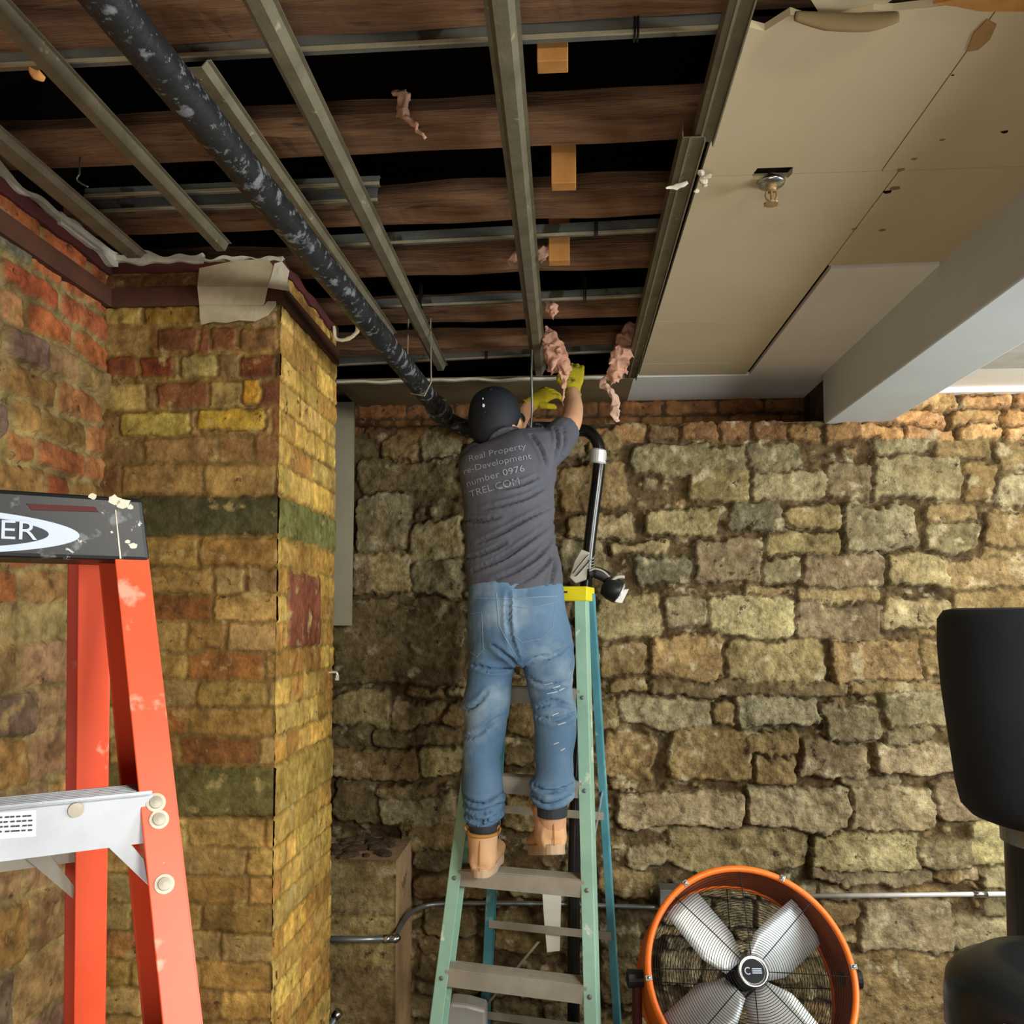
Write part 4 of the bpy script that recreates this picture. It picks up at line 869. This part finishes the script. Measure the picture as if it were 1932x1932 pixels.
for k in range(6):
    a = math.radians(3+60*k); c = Vector((Rr*math.cos(a), Rr*math.sin(a), .010)); bm = NB(); t_ = Vector((-math.sin(a), math.cos(a), 0)); rr_ = Vector((math.cos(a), math.sin(a), 0))
    bar(bm, c-t_*.008, c+t_*.008, rr_*.020, Vector((0, 0, .006))); ball(bm, c+Vector((0, 0, .006)), (.0055, .0055, .004), seg=10); link('rim_clip', bm, M['chrome'], root, local=True, bevel=.001)
# stand: pivot posts, base frame and feet in world space
for s in (-1, 1):
    pv = fc+xv*(s*(Rr+.022))-nrm*.10; bm = NB(); foot = Vector((pv.x, pv.y+.02, .05))
    tube(bm, [pv, foot], .016, 14); link('stand_post', bm, M['redbox'], root)
    bm = NB(); tube(bm, [pv-xv*(s*.03), pv+xv*(s*.03), pv+xv*(s*.034)], [.026, .030, .02], 16); link('tilt_knob', bm, M['blackpl'], root)
    bm = NB(); q = Vector((pv.x, pv.y+.02, .0)); tube(bm, [q+Vector((0, -.22, .03)), q+Vector((0, .24, .03))], .018, 14); link('base_tube', bm, M['redbox'], root)
    bm = NB(); 
    lathe(bm, [(.02, -.018), (.075, -.016), (.08, 0), (.075, .016), (.02, .018)], 28, Matrix.Translation(q+Vector((s*.035, .18, .08))) @ Matrix.Rotation(math.pi/2, 4, 'Y')); link('wheel', bm, M['black'], root)
a_ = fc-xv*(Rr+.022)-nrm*.1; b_ = fc+xv*(Rr+.022)-nrm*.1; bm = NB(); tube(bm, [Vector((a_.x, a_.y+.2, .03)), Vector((b_.x, b_.y+.2, .03))], .016, 12); link('base_crossbar', bm, M['redbox'], root)
# ================================================================== BLACK PADDED STAND at right edge
YB = 2.2; cx_ = P(1990, 1162, YB).x
def rr(px, y): return cx_-P(px, y, YB).x
def zz_(y): return P(1932, y, YB).z
root = empty('punching_bag', (cx_, YB, 0), 'black padded tapering bag mounted on a black post, cut by the right edge', 'punching bag')
bm = NB(); prof = [(.02, zz_(1146)), (rr(1815, 1150), zz_(1147)), (rr(1796, 1155), zz_(1151)), (rr(1785, 1170), zz_(1168)), (rr(1785, 1220), zz_(1220)), (rr(1792, 1300), zz_(1300)), (rr(1806, 1400), zz_(1400)), (rr(1819, 1490), zz_(1490)), (rr(1828, 1525), zz_(1525)), (rr(1845, 1545), zz_(1543)), (rr(1870, 1553), zz_(1552)), (rr(1900, 1556), zz_(1557)), (.02, zz_(1560))]
lathe(bm, prof, 64, Matrix.Translation((cx_, YB, 0))); bg = link('padded_body', bm, M['black'], root, smooth=True)
bm = NB(); lathe(bm, [(rr(1897, 1558), zz_(1556)), (rr(1897, 1558), zz_(1590)), (rr(1904, 1590), zz_(1592))], 48, Matrix.Translation((cx_, YB, 0))); link('collar', bm, M['conduit'], root, smooth=False)
bm = NB(); lathe(bm, [(rr(1905, 1590), zz_(1590)), (rr(1912, 1800), zz_(1800)), (rr(1918, 1900), .28), (rr(1918, 1900), .0)], 48, Matrix.Translation((cx_, YB, 0))); link('post', bm, M['blackpl'], root, smooth=False)
YB = 1.5; cx_ = P(2000, 1162, YB).x
root = empty('plastic_housing', (cx_, YB, 0), 'glossy rounded black plastic housing with grey sheen in the bottom right corner', 'plastic housing')
bm = NB(); prof = [(.02, zz_(1815)), (rr(1915, 1815), zz_(1816)), (rr(1860, 1822), zz_(1822)), (rr(1840, 1835), zz_(1836)), (rr(1815, 1850), zz_(1850)), (rr(1803, 1870), zz_(1868)), (rr(1799, 1900), zz_(1900)), (rr(1801, 1960), zz_(1960)), (rr(1830, 1960), zz_(2010)), (.02, zz_(2015))]
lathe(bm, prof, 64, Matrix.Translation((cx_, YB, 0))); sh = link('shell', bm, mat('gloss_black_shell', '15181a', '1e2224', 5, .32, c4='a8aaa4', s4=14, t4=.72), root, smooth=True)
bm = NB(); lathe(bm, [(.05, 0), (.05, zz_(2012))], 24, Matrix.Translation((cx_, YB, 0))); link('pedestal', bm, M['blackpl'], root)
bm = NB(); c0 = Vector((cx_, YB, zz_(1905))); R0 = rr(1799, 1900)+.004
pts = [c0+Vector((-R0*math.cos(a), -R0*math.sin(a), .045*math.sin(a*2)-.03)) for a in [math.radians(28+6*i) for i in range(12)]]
tube(bm, pts, [.004]+[.014]*10+[.006], 10, flat=.4); link('sheen_band', bm, mat('blue_grey_sheen', '8aa2a8', rough=.45), sh, smooth=True)  # reflected sheen built as a pale band on the shell
# ================================================================== PERSON
def ring2(l, r, Y, dep):
    a = P(l[0], l[1], Y); b = P(r[0], r[1], Y); return ((a+b)/2, (b-a)/2, Vector((0, dep, 0)))
def sc(ring, k): return (ring[0], Vector(ring[1])*k, Vector(ring[2])*k)
root = empty('person', P(965, 1640, 2.9), 'person in black cap, charcoal T-shirt and blue jeans, reaching up, standing on the green ladder', 'person')
TOR = [ring2((882, 1118), (1062, 1118), 2.95, .115), ring2((880, 1090), (1060, 1090), 2.95, .115), ring2((878, 1041), (1052, 1041), 2.965, .112), ring2((876, 973), (1046, 973), 2.99, .118), ring2((870, 928), (1046, 920), 3.01, .122),
       ring2((865, 890), (1049, 872), 3.03, .120), ring2((868, 868), (1052, 842), 3.045, .108), ring2((884, 850), (1048, 816), 3.06, .088), ring2((912, 838), (1020, 806), 3.07, .070), ring2((930, 828), (985, 812), 3.08, .055)]
PEL = [ring2((882, 1100), (1058, 1100), 2.945, .112), ring2((878, 1150), (1068, 1150), 2.935, .125), ring2((879, 1200), (1078, 1200), 2.925, .132), ring2((882, 1236), (1083, 1236), 2.92, .118), ring2((890, 1256), (1075, 1256), 2.92, .09)]
LL = [ring2((882, 1215), (978, 1215), 2.92, .100), ring2((881, 1250), (976, 1250), 2.92, .098), ring2((881, 1300), (963, 1300), 2.91, .092), ring2((874, 1368), (954, 1368), 2.895, .084), ring2((872, 1430), (943, 1430), 2.89, .076), ring2((872, 1490), (944, 1490), 2.885, .074), ring2((876, 1535), (950, 1535), 2.88, .074), ring2((881, 1560), (945, 1553), 2.88, .068)]
RL_ = [ring2((984, 1215), (1082, 1215), 2.92, .100), ring2((985, 1250), (1085, 1250), 2.91, .098), ring2((996, 1300), (1085, 1300), 2.885, .092), ring2((1010, 1345), (1086, 1345), 2.865, .084), ring2((1013, 1400), (1086, 1400), 2.85, .078), ring2((1011, 1449), (1084, 1449), 2.845, .074), ring2((1004, 1488), (1080, 1488), 2.845, .074), ring2((1008, 1518), (1075, 1515), 2.845, .066)]
def arm(bm, pts, grow=0, seg=14):
    sp = spline([P(*p[:3]) for p in pts], 6); tube(bm, sp, [r+grow for r in lerp_list([p[3] for p in pts], 6)], seg)
RA = [(1030, 852, 3.05, .048), (1052, 828, 3.10, .042), (1073, 804, 3.18, .044), (1081, 778, 3.26, .040), (1082, 758, 3.31, .034), (1080, 736, 3.34, .027)]
LA = [(900, 874, 3.06, .046), (915, 850, 3.16, .044), (945, 832, 3.28, .044), (968, 812, 3.33, .040), (984, 786, 3.37, .034), (1002, 762, 3.40, .026)]
# ---- head frame
HC = P(935, 790, 3.13); HR = (Matrix.Rotation(math.radians(-16), 3, 'Z') @ Matrix.Rotation(math.radians(33), 3, 'X') @ Matrix.Rotation(math.radians(4), 3, 'Y'))
def HL(x, y, z): return HC+HR @ Vector((x, y, z))
bm = NB()
rings_loft(bm, [sc(r, .76) for r in TOR[:-2]]+[sc(r, .86) for r in TOR[-2:]]); rings_loft(bm, [sc(r, .76) for r in PEL]); rings_loft(bm, [sc(r, .68) for r in LL]); rings_loft(bm, [sc(r, .68) for r in RL_])
arm(bm, RA); arm(bm, LA)
# ankles and feet inside the boots
tube(bm, [P(911, 1545, 2.88), P(908, 1600, 2.88), P(906, 1628, 2.90)], [.05, .042, .04], 14); tube(bm, [P(906, 1622, 2.88), P(912, 1622, 3.06)], [.036, .03], 12)
tube(bm, [P(1041, 1505, 2.845), P(1042, 1560, 2.86), P(1042, 1590, 2.88)], [.05, .042, .04], 14); tube(bm, [P(1042, 1585, 2.87), P(1035, 1592, 3.03)], [.036, .03], 12)
tube(bm, [P(957, 830, 3.07), HL(0, -.005, -.06)], [.062, .058], 18)
# skull, jaw, nose, chin, ears, brow, lips
ball(bm, HL(0, -.008, .012), (.074, .094, .088), HR, 24); ball(bm, HL(0, .030, -.048), (.056, .060, .062), HR, 18); ball(bm, HL(0, .074, -.086), (.026, .020, .018), HR, 12)
tube(bm, [HL(0, .082, .012), HL(0, .098, -.012), HL(0, .108, -.030), HL(0, .090, -.038)], [.009, .011, .014, .012], 10)
ball(bm, HL(0, .080, .026), (.050, .014, .010), HR, 12); ball(bm, HL(0, .084, -.056), (.024, .012, .006), HR, 10); ball(bm, HL(0, .083, -.065), (.021, .012, .006), HR, 10)
for s in (-1, 1): ball(bm, HL(s*.088, -.004, -.030), (.012, .022, .036), HR @ Matrix.Rotation(math.radians(s*-18), 3, 'Z'), 14)
body = link('body', bm, M['skin'], root); remesh(body, .0062, 3, .5)
for s in (-1, 1):
    bm = NB(); ball(bm, HL(s*.030, .076, .004), .0125, None, 16); ey = link('eye', bm, M['steelw'], root, smooth=True)
    bm = NB(); ball(bm, HL(s*.030, .0865, .005), (.006, .003, .006), HR, 12); link('pupil', bm, M['black'], ey, smooth=True)
bm = NB(); ball(bm, HL(0, -.020, .004), (.079, .092, .086), HR, 24); ball(bm, HL(0, -.060, -.055), (.064, .046, .056), HR, 18)
for q in bm.verts:
    l = HR.inverted() @ (q.co-HC)
    if l.y > .045: q.co = HL(l.x*.9, .045, l.z)
    q.co += Vector((noise.noise(q.co*90), noise.noise(q.co*90+Vector((4, 4, 4))), noise.noise(q.co*90+Vector((8, 1, 2)))))*.003
link('hair', bm, M['hair'], root, smooth=True)
# cap: crown shell, band, brim, button
bm = NB(); n = 40; rows = []
for i in range(15):
    th = math.pi/2*i/14; row = []
    for k in range(n):
        a = 2*math.pi*k/n; z = .010-.055*max(0, -math.sin(a))*math.cos(th)+.106*math.sin(th) if i else .002-.060*max(0, -math.sin(a))
        r = math.cos(th)**.8; row.append(HL(.095*r*math.cos(a), (.113*r)*math.sin(a)-.010, z) if i < 14 else None)
    rows.append(row)
V_ = [[bm.verts.new(q) for q in row] for row in rows[:-1]]; tp = bm.verts.new(HL(0, -.010, .117))
for i in range(len(V_)-1):
    for k in range(n): bm.faces.new((V_[i][k], V_[i][(k+1) % n], V_[i+1][(k+1) % n], V_[i+1][k]))
for k in range(n): bm.faces.new((V_[-1][k], V_[-1][(k+1) % n], tp))
capc = link('cap', bm, M['capm'], root, smooth=True); sm = capc.modifiers.new('s', 'SOLIDIFY'); sm.thickness = .003; sm.offset = 1
bm = NB(); ball(bm, HL(0, -.010, .118), (.007, .007, .004), HR, 12); link('cap_button', bm, M['capm'], capc, smooth=True)
bm = NB(); top = []; bot = []
for k in range(17):
    a = math.pi*k/16; x = .074*math.cos(a); top.append((HL(x, .080+.012*math.sin(a), -.012-.010*abs(math.cos(a))), HL(x*1.08, .088+.085*math.sin(a)**.7, -.026-.022*(math.cos(a)**2))))
for k in range(16): 
    d_ = HR @ Vector((0, 0, -.004)); hexa(bm, [top[k][0], top[k+1][0], top[k+1][1], top[k][1], top[k][0]+d_, top[k+1][0]+d_, top[k+1][1]+d_, top[k][1]+d_])
link('cap_brim', bm, M['capm'], capc)
bm = NB()
for (x, y, w_) in ((911, 752, .004), (912, 765, .007), (916, 778, .003)): ball(bm, P(x, y, 3.028), (w_*.7, .003, w_), seg=8)
link('cap_paint_spots', bm, M['paint'], capc)
bpy.data.objects['cap_paint_spots']['kind'] = 'stuff'
# ---- shirt
bm = NB(); rings_loft(bm, TOR[:-1], 32)
arm(bm, [(1020, 858, 3.05, .070), (1045, 836, 3.08, .064), (1064, 816, 3.135, .060), (1068, 812, 3.150, .058)]); arm(bm, [(905, 876, 3.05, .066), (898, 868, 3.09, .064), (915, 850, 3.17, .060), (935, 838, 3.24, .056)])
tube(bm, [P(955, 834, 3.07), P(953, 826, 3.08)], [.076, .066], 20)
shirt = link('t_shirt', bm, M['shirt'], root); remesh(shirt, .0065, 4, .5)
CR = [((1047, 955), (1000, 985), (945, 1015), (905, 1030)), ((1048, 985), (1010, 1020), (950, 1060), (900, 1082)), ((1050, 1000), (1030, 1040), (990, 1075), (935, 1100)), ((1052, 1010), (1040, 1055), (1015, 1085), (975, 1108)),
      ((1020, 905), (985, 922), (950, 930)), ((1028, 925), (1000, 945), (960, 960), (920, 968)), ((1048, 1030), (1046, 1070), (1040, 1105)), ((880, 1060), (920, 1050), (960, 1030)), ((1045, 800), (1052, 830), (1046, 865)), ((1062, 800), (1066, 830), (1056, 860)), ((1000, 820), (1020, 850), (1030, 880)), ((872, 985), (910, 990), (950, 985))]
def crease(o, curves, Y, amp, wid):
    segs = []
    for c in curves:
        sp = spline([P(x, y, Y) for x, y in c], 6); n = len(sp)
        for i in range(n-1): segs.append((sp[i], sp[i+1], math.sin(math.pi*min(.95, max(.05, (i+.5)/n)))))
    nm = [q.normal.copy() for q in o.data.vertices]
    for q, nn in zip(o.data.vertices, nm):
        if nn.y > .2: continue
        best = 0; px, pz = q.co.x, q.co.z
        for a, b, s in segs:
            dx, dz = b.x-a.x, b.z-a.z; L2_ = dx*dx+dz*dz+1e-9; t = max(0, min(1, ((px-a.x)*dx+(pz-a.z)*dz)/L2_)); d = math.hypot(px-a.x-t*dx, pz-a.z-t*dz)
            if d < wid*3.2:
                e = d/wid; val = s*(-math.exp(-e*e)+.45*math.exp(-(e-1.7)**2))
                if abs(val) > abs(best): best = val
        q.co += nn*(best*amp)
    return o
# bake world-space noise folds + traced creases (mesh is in the root's space: root has only a location)
def folds(o, amp, sx, sz, sk=.0, seed=0):
    nm = [q.normal.copy() for q in o.data.vertices]
    for q, nn in zip(o.data.vertices, nm):
        c = q.co; q.co += nn*(amp*noise.noise((c.x*sx+c.z*sk, c.y*6+seed, c.z*sz-c.x*sk)))
RO = Vector(root.location)
def wc(o, fn, *a):
    o.data.transform(Matrix.Translation(RO)); o.data.update(); fn(o, *a); o.data.transform(Matrix.Translation(-RO)); o.data.update()
wc(shirt, crease, CR, 3.0, .016, .0075); wc(shirt, folds, .008, 7, 9, 6, 1)
bm = NB(); c1 = P(1058, 793, 3.155); 
sp = [(P(1068, 812, 3.150), .0)]
tube(bm, spline([P(1057, 792, 3.15), P(1066, 800, 3.137), P(1074, 813, 3.128), P(1078, 828, 3.125)], 5), .0022, 6); link('sleeve_edge', bm, mat('yellow_undershirt', 'b8b840', rough=.8), shirt)
# print on the back
bv = None
def shirt_bvh():
    me = shirt.data; return BVHTree.FromPolygons([RO+q.co for q in me.vertices], [list(p.vertices) for p in me.polygons])
bv = shirt_bvh()
for s, (xa, ya), (xb, yb), hpx in (('Real Property', (884, 868), (993, 846), 13), ('re-Development', (874, 893), (1003, 866), 13), ('number 0976', (881, 918), (991, 891), 13), ('TREL.COM', (888, 940), (982, 916), 14)):
    bm = text_bm(s, 1.0); xs = [q.co.x for q in bm.verts]; x0, x1 = min(xs), max(xs); bmesh.ops.triangulate(bm, faces=bm.faces[:]); bmesh.ops.subdivide_edges(bm, edges=[e for e in bm.edges if e.calc_length() > .25], cuts=2, use_grid_fill=False)
    A0 = P(xa, ya, 2.93); A1 = P(xb, yb, 2.93); dv = (A1-A0); pv = Vector((-dv.z, 0, dv.x)).normalized()*(hpx*2.93/1600/.72); keep = []
    for q in bm.verts:
        t = (q.co.x-x0)/(x1-x0); p = A0+dv*t+pv*q.co.y; h = bv.ray_cast(Vector((p.x, 2.5, p.z)), Vector((0, 1, 0)), 2)
        q.co = (h[0]+Vector((0, -.0028, 0))) if h[0] else Vector((p.x, 2.95, p.z))
    link('back_print', bm, M['grey'], shirt)
# ---- jeans
bm = NB(); rings_loft(bm, PEL, 32); rings_loft(bm, LL, 24); rings_loft(bm, RL_, 24)
for k, (x0, x1, y, Y) in enumerate(((873, 950, 1505, 2.885), (872, 949, 1522, 2.885), (875, 951, 1540, 2.88), (1002, 1081, 1478, 2.845), (1004, 1079, 1497, 2.845))):
    a = P(x0, y+4, Y); b = P(x1, y-3, Y); c = (a+b)/2; r = (b-a).length/2-.006; tube(bm, [c+Vector((r*math.cos(t), .070*math.sin(t), .006*math.sin(t*2+k))) for t in [2*math.pi*i/18 for i in range(19)]], .0105, 8)
jeans = link('jeans', bm, M['jeans'], root); remesh(jeans, .0065, 3, .5)
JC = [((985, 1262), (960, 1235), (935, 1215)), ((985, 1262), (1015, 1240), (1045, 1235), (1075, 1215)), ((983, 1255), (965, 1190), (962, 1120)), ((890, 1250), (930, 1262), (965, 1262)), ((1000, 1275), (1030, 1290), (1075, 1285)), ((1015, 1330), (1045, 1318), (1080, 1330)), ((1015, 1345), (1050, 1350), (1082, 1340)), ((875, 1390), (910, 1375), (948, 1345)), ((878, 1340), (905, 1325), (925, 1300)),
      ((1008, 1470), (1040, 1480), (1078, 1470)), ((875, 1495), (910, 1505), (945, 1492)), ((874, 1515), (910, 1522), (948, 1510)), ((880, 1535), (915, 1540), (948, 1530)), ((1006, 1490), (1040, 1500), (1076, 1488))]
wc(jeans, crease, JC, 2.9, .016, .008); wc(jeans, folds, .020, 6, 8, 3, 5)
def on_jeans(pts, r, name, m, par):
    me = jeans.data; bvj = BVHTree.FromPolygons([RO+q.co for q in me.vertices], [list(p.vertices) for p in me.polygons]); out = []
    for x, y in pts:
        p = P(x, y, 2.82); h = bvj.ray_cast(Vector((p.x, 2.5, p.z)), Vector((0, 1, 0)), 2); 
        if h[0]: out.append(h[0]-Vector((0, .0008, 0)))
    if len(out) > 1:
        bm = NB(); tube(bm, out, r, 6); return link(name, bm, m, par)
def dense(pts, n=6):
    out = []
    for i in range(len(pts)-1):
        for k in range(n): t = k/n; out.append((pts[i][0]+(pts[i+1][0]-pts[i][0])*t, pts[i][1]+(pts[i+1][1]-pts[i][1])*t))
    out.append(pts[-1]); return out
on_jeans(dense([(952, 1142), (998, 1148), (1048, 1136)]), .0012, 'pocket_seam', M['jstitch'], jeans)
on_jeans(dense([(952, 1142), (962, 1190), (985, 1212), (1020, 1205), (1042, 1185), (1048, 1136)]), .0012, 'pocket_seam', M['jstitch'], jeans)
on_jeans(dense([(884, 1158), (908, 1156), (912, 1225), (898, 1240), (884, 1232)]), .0012, 'pocket_seam', M['jstitch'], jeans)
on_jeans(dense([(936, 1118), (942, 1180), (975, 1240)]), .0018, 'centre_seam', M['jstitch'], jeans)
on_jeans(dense([(888, 1128), (960, 1130), (1052, 1124)], 8), .002, 'waist_seam', M['jstitch'], jeans)
random.seed(5)
for (x, y, L_) in ((1035, 1290, 8), (1050, 1296, 7), (1042, 1306, 10), (1060, 1300, 5), (1048, 1345, 6), (1060, 1362, 7), (1050, 1398, 5), (1062, 1410, 4)):
    on_jeans([(x-L_, y+2), (x, y), (x+L_, y-2)], .0016, 'paint_splash', M['paint'], jeans)
# dark inner cuffs / socks
for (a, b, Y) in (((881, 1556), (945, 1552), 2.88), ((1010, 1514), (1074, 1512), 2.845)):
    c = (P(*a, Y)+P(*b, Y))/2; r = (P(*b, Y)-P(*a, Y)).length/2; bm = NB(); rings_loft(bm, [(c+Vector((0, 0, .012)), Vector((r*.93, 0, 0)), Vector((0, .060, 0))), (c-Vector((0, 0, .045)), Vector((r*.88, 0, 0)), Vector((0, .056, 0)))], 24); link('sock', bm, M['logod'], root, smooth=False)
# ---- boots
def boot(heel, yaw, pitch, name='boot', k_=1.0):
    R3 = Matrix.Rotation(yaw, 3, 'Z') @ Matrix.Rotation(pitch, 3, 'X') @ Matrix.Scale(k_, 3); L = lambda x, y, z: heel+R3 @ Vector((x, y, z))
    ex, ey, ez = R3 @ Vector((1, 0, 0)), R3 @ Vector((0, 1, 0)), R3 @ Vector((0, 0, 1)); bm = NB()
    S_ = [(.006, .034, .045, .052), (.035, .046, .052, .060), (.09, .043, .048, .054), (.15, .046, .038, .044), (.21, .054, .032, .036), (.255, .050, .028, .030), (.285, .030, .022, .020)]
    rings_loft(bm, [(L(0, y, .028+h*.55), ex*w_, ez*h) for y, w_, h, _ in S_], 22)
    rings_loft(bm, [(L(0, .060, .05), ex*.048, ey*.062), (L(0, .055, .09), ex*.047, ey*.058), (L(0, .050, .125), ex*.050, ey*.058), (L(0, .046, .142), ex*.052, ey*.060)], 22)
    bt = link(name, bm, M['boot'], root); remesh(bt, .0055, 5, .5)
    out = []; 
    for k in range(30):
        a = 2*math.pi*k/30; yy = .148+.152*math.sin(a); wv_ = .050 if yy > .17 else (.043 if yy > .09 else .046); out.append((wv_*1.06*math.copysign(abs(math.cos(a))**.72, math.cos(a)), yy))
    bm = NB(); prism(bm, [L(x, y, .004) for x, y in out], ez*.030); link('sole', bm, M['sole'], bt, bevel=.003)
    bm = NB(); tube(bm, [L(x*.99*.95, .046+.060*y_, .142) for x, y_ in [(.052*math.cos(a), math.sin(a)) for a in [2*math.pi*k/20 for k in range(21)]]], .006, 8); link('collar', bm, M['block'], bt, smooth=True)
    bm = NB(); tube(bm, [L(0, -.008, .03), L(0, -.011, .08), L(0, -.007, .13)], .0022, 6); link('heel_seam', bm, M['block'], bt)
    for s in (-1, 1):
        bm = NB(); tube(bm, [L(s*.048, .055, .13), L(s*.060, .050, .155), L(s*.056, .048, .168), L(s*.046, .052, .15)], .004, 6); link('pull_tab', bm, M['block'], bt, smooth=True)
    for i in range(4):
        bm = NB(); y = .105+.022*i; h = .110-.018*i; tube(bm, [L(-.022, y, h-.006), L(0, y+.006, h+.006), L(.022, y, h-.006)], .0028, 6); link('lace', bm, M['block'], bt)
hl = P(906, 1640, 2.81); hl.z = .918
boot(hl, math.radians(-4), 0); hr = P(1046, 1616, 2.80); boot(hr, math.radians(10), math.radians(-15), k_=1.13)
# ---- gloves
def glove(wr, d, up_, curl, side, name='glove'):
    d = d.normalized(); n_ = (up_-d*up_.dot(d)).normalized(); s = d.cross(n_)*side; bm = NB()
    rings_loft(bm, [(wr-d*.012, s*.033, n_*.030), (wr+d*.012, s*.032, n_*.026), (wr+d*.045, s*.042, n_*.020), (wr+d*.085, s*.044, n_*.017), (wr+d*.095, s*.040, n_*.013)], 16)
    for k, (o_, L_) in enumerate(((-.031, .066), (-.010, .076), (.011, .072), (.031, .056))):
        b0 = wr+d*.078+s*o_; dd = d.copy(); pts = [b0]; cur = b0
        for j in range(4):
            ang = curl*(j+.5)/2.2; dd = (d*math.cos(ang)-n_*math.sin(ang)+s*o_*1.2).normalized(); cur = cur+dd*(L_/3.4); pts.append(cur)
        tube(bm, pts, [.0115, .011, .0105, .0098, .007], 10)
    tb = wr+d*.028-s*.034; tube(bm, [tb, tb+(-s*.8+d*.7-n_*.2).normalized()*.028, tb+(-s*.55+d-n_*.6).normalized()*.055, tb+(-s*.2+d-n_*.9).normalized()*.075], [.015, .013, .012, .008], 10)
    g = link(name, bm, M['glove'], root); remesh(g, .0038, 2, .5)
    bm = NB(); tube(bm, [wr-d*.014+s*(.034*math.cos(a))+n_*(.031*math.sin(a)) for a in [2*math.pi*k/20 for k in range(21)]], .0035, 6); link('cuff', bm, M['glove'], g, smooth=True)
    return g
w1 = P(1080, 738, 3.34); glove(w1, Vector((.06, .10, .9)), Vector((0, -1, .2)), 1.0, 1)
w2 = P(1000, 764, 3.40); glove(w2, Vector((.75, .15, .55)), Vector((-.3, -.9, .5)), .9, -1)
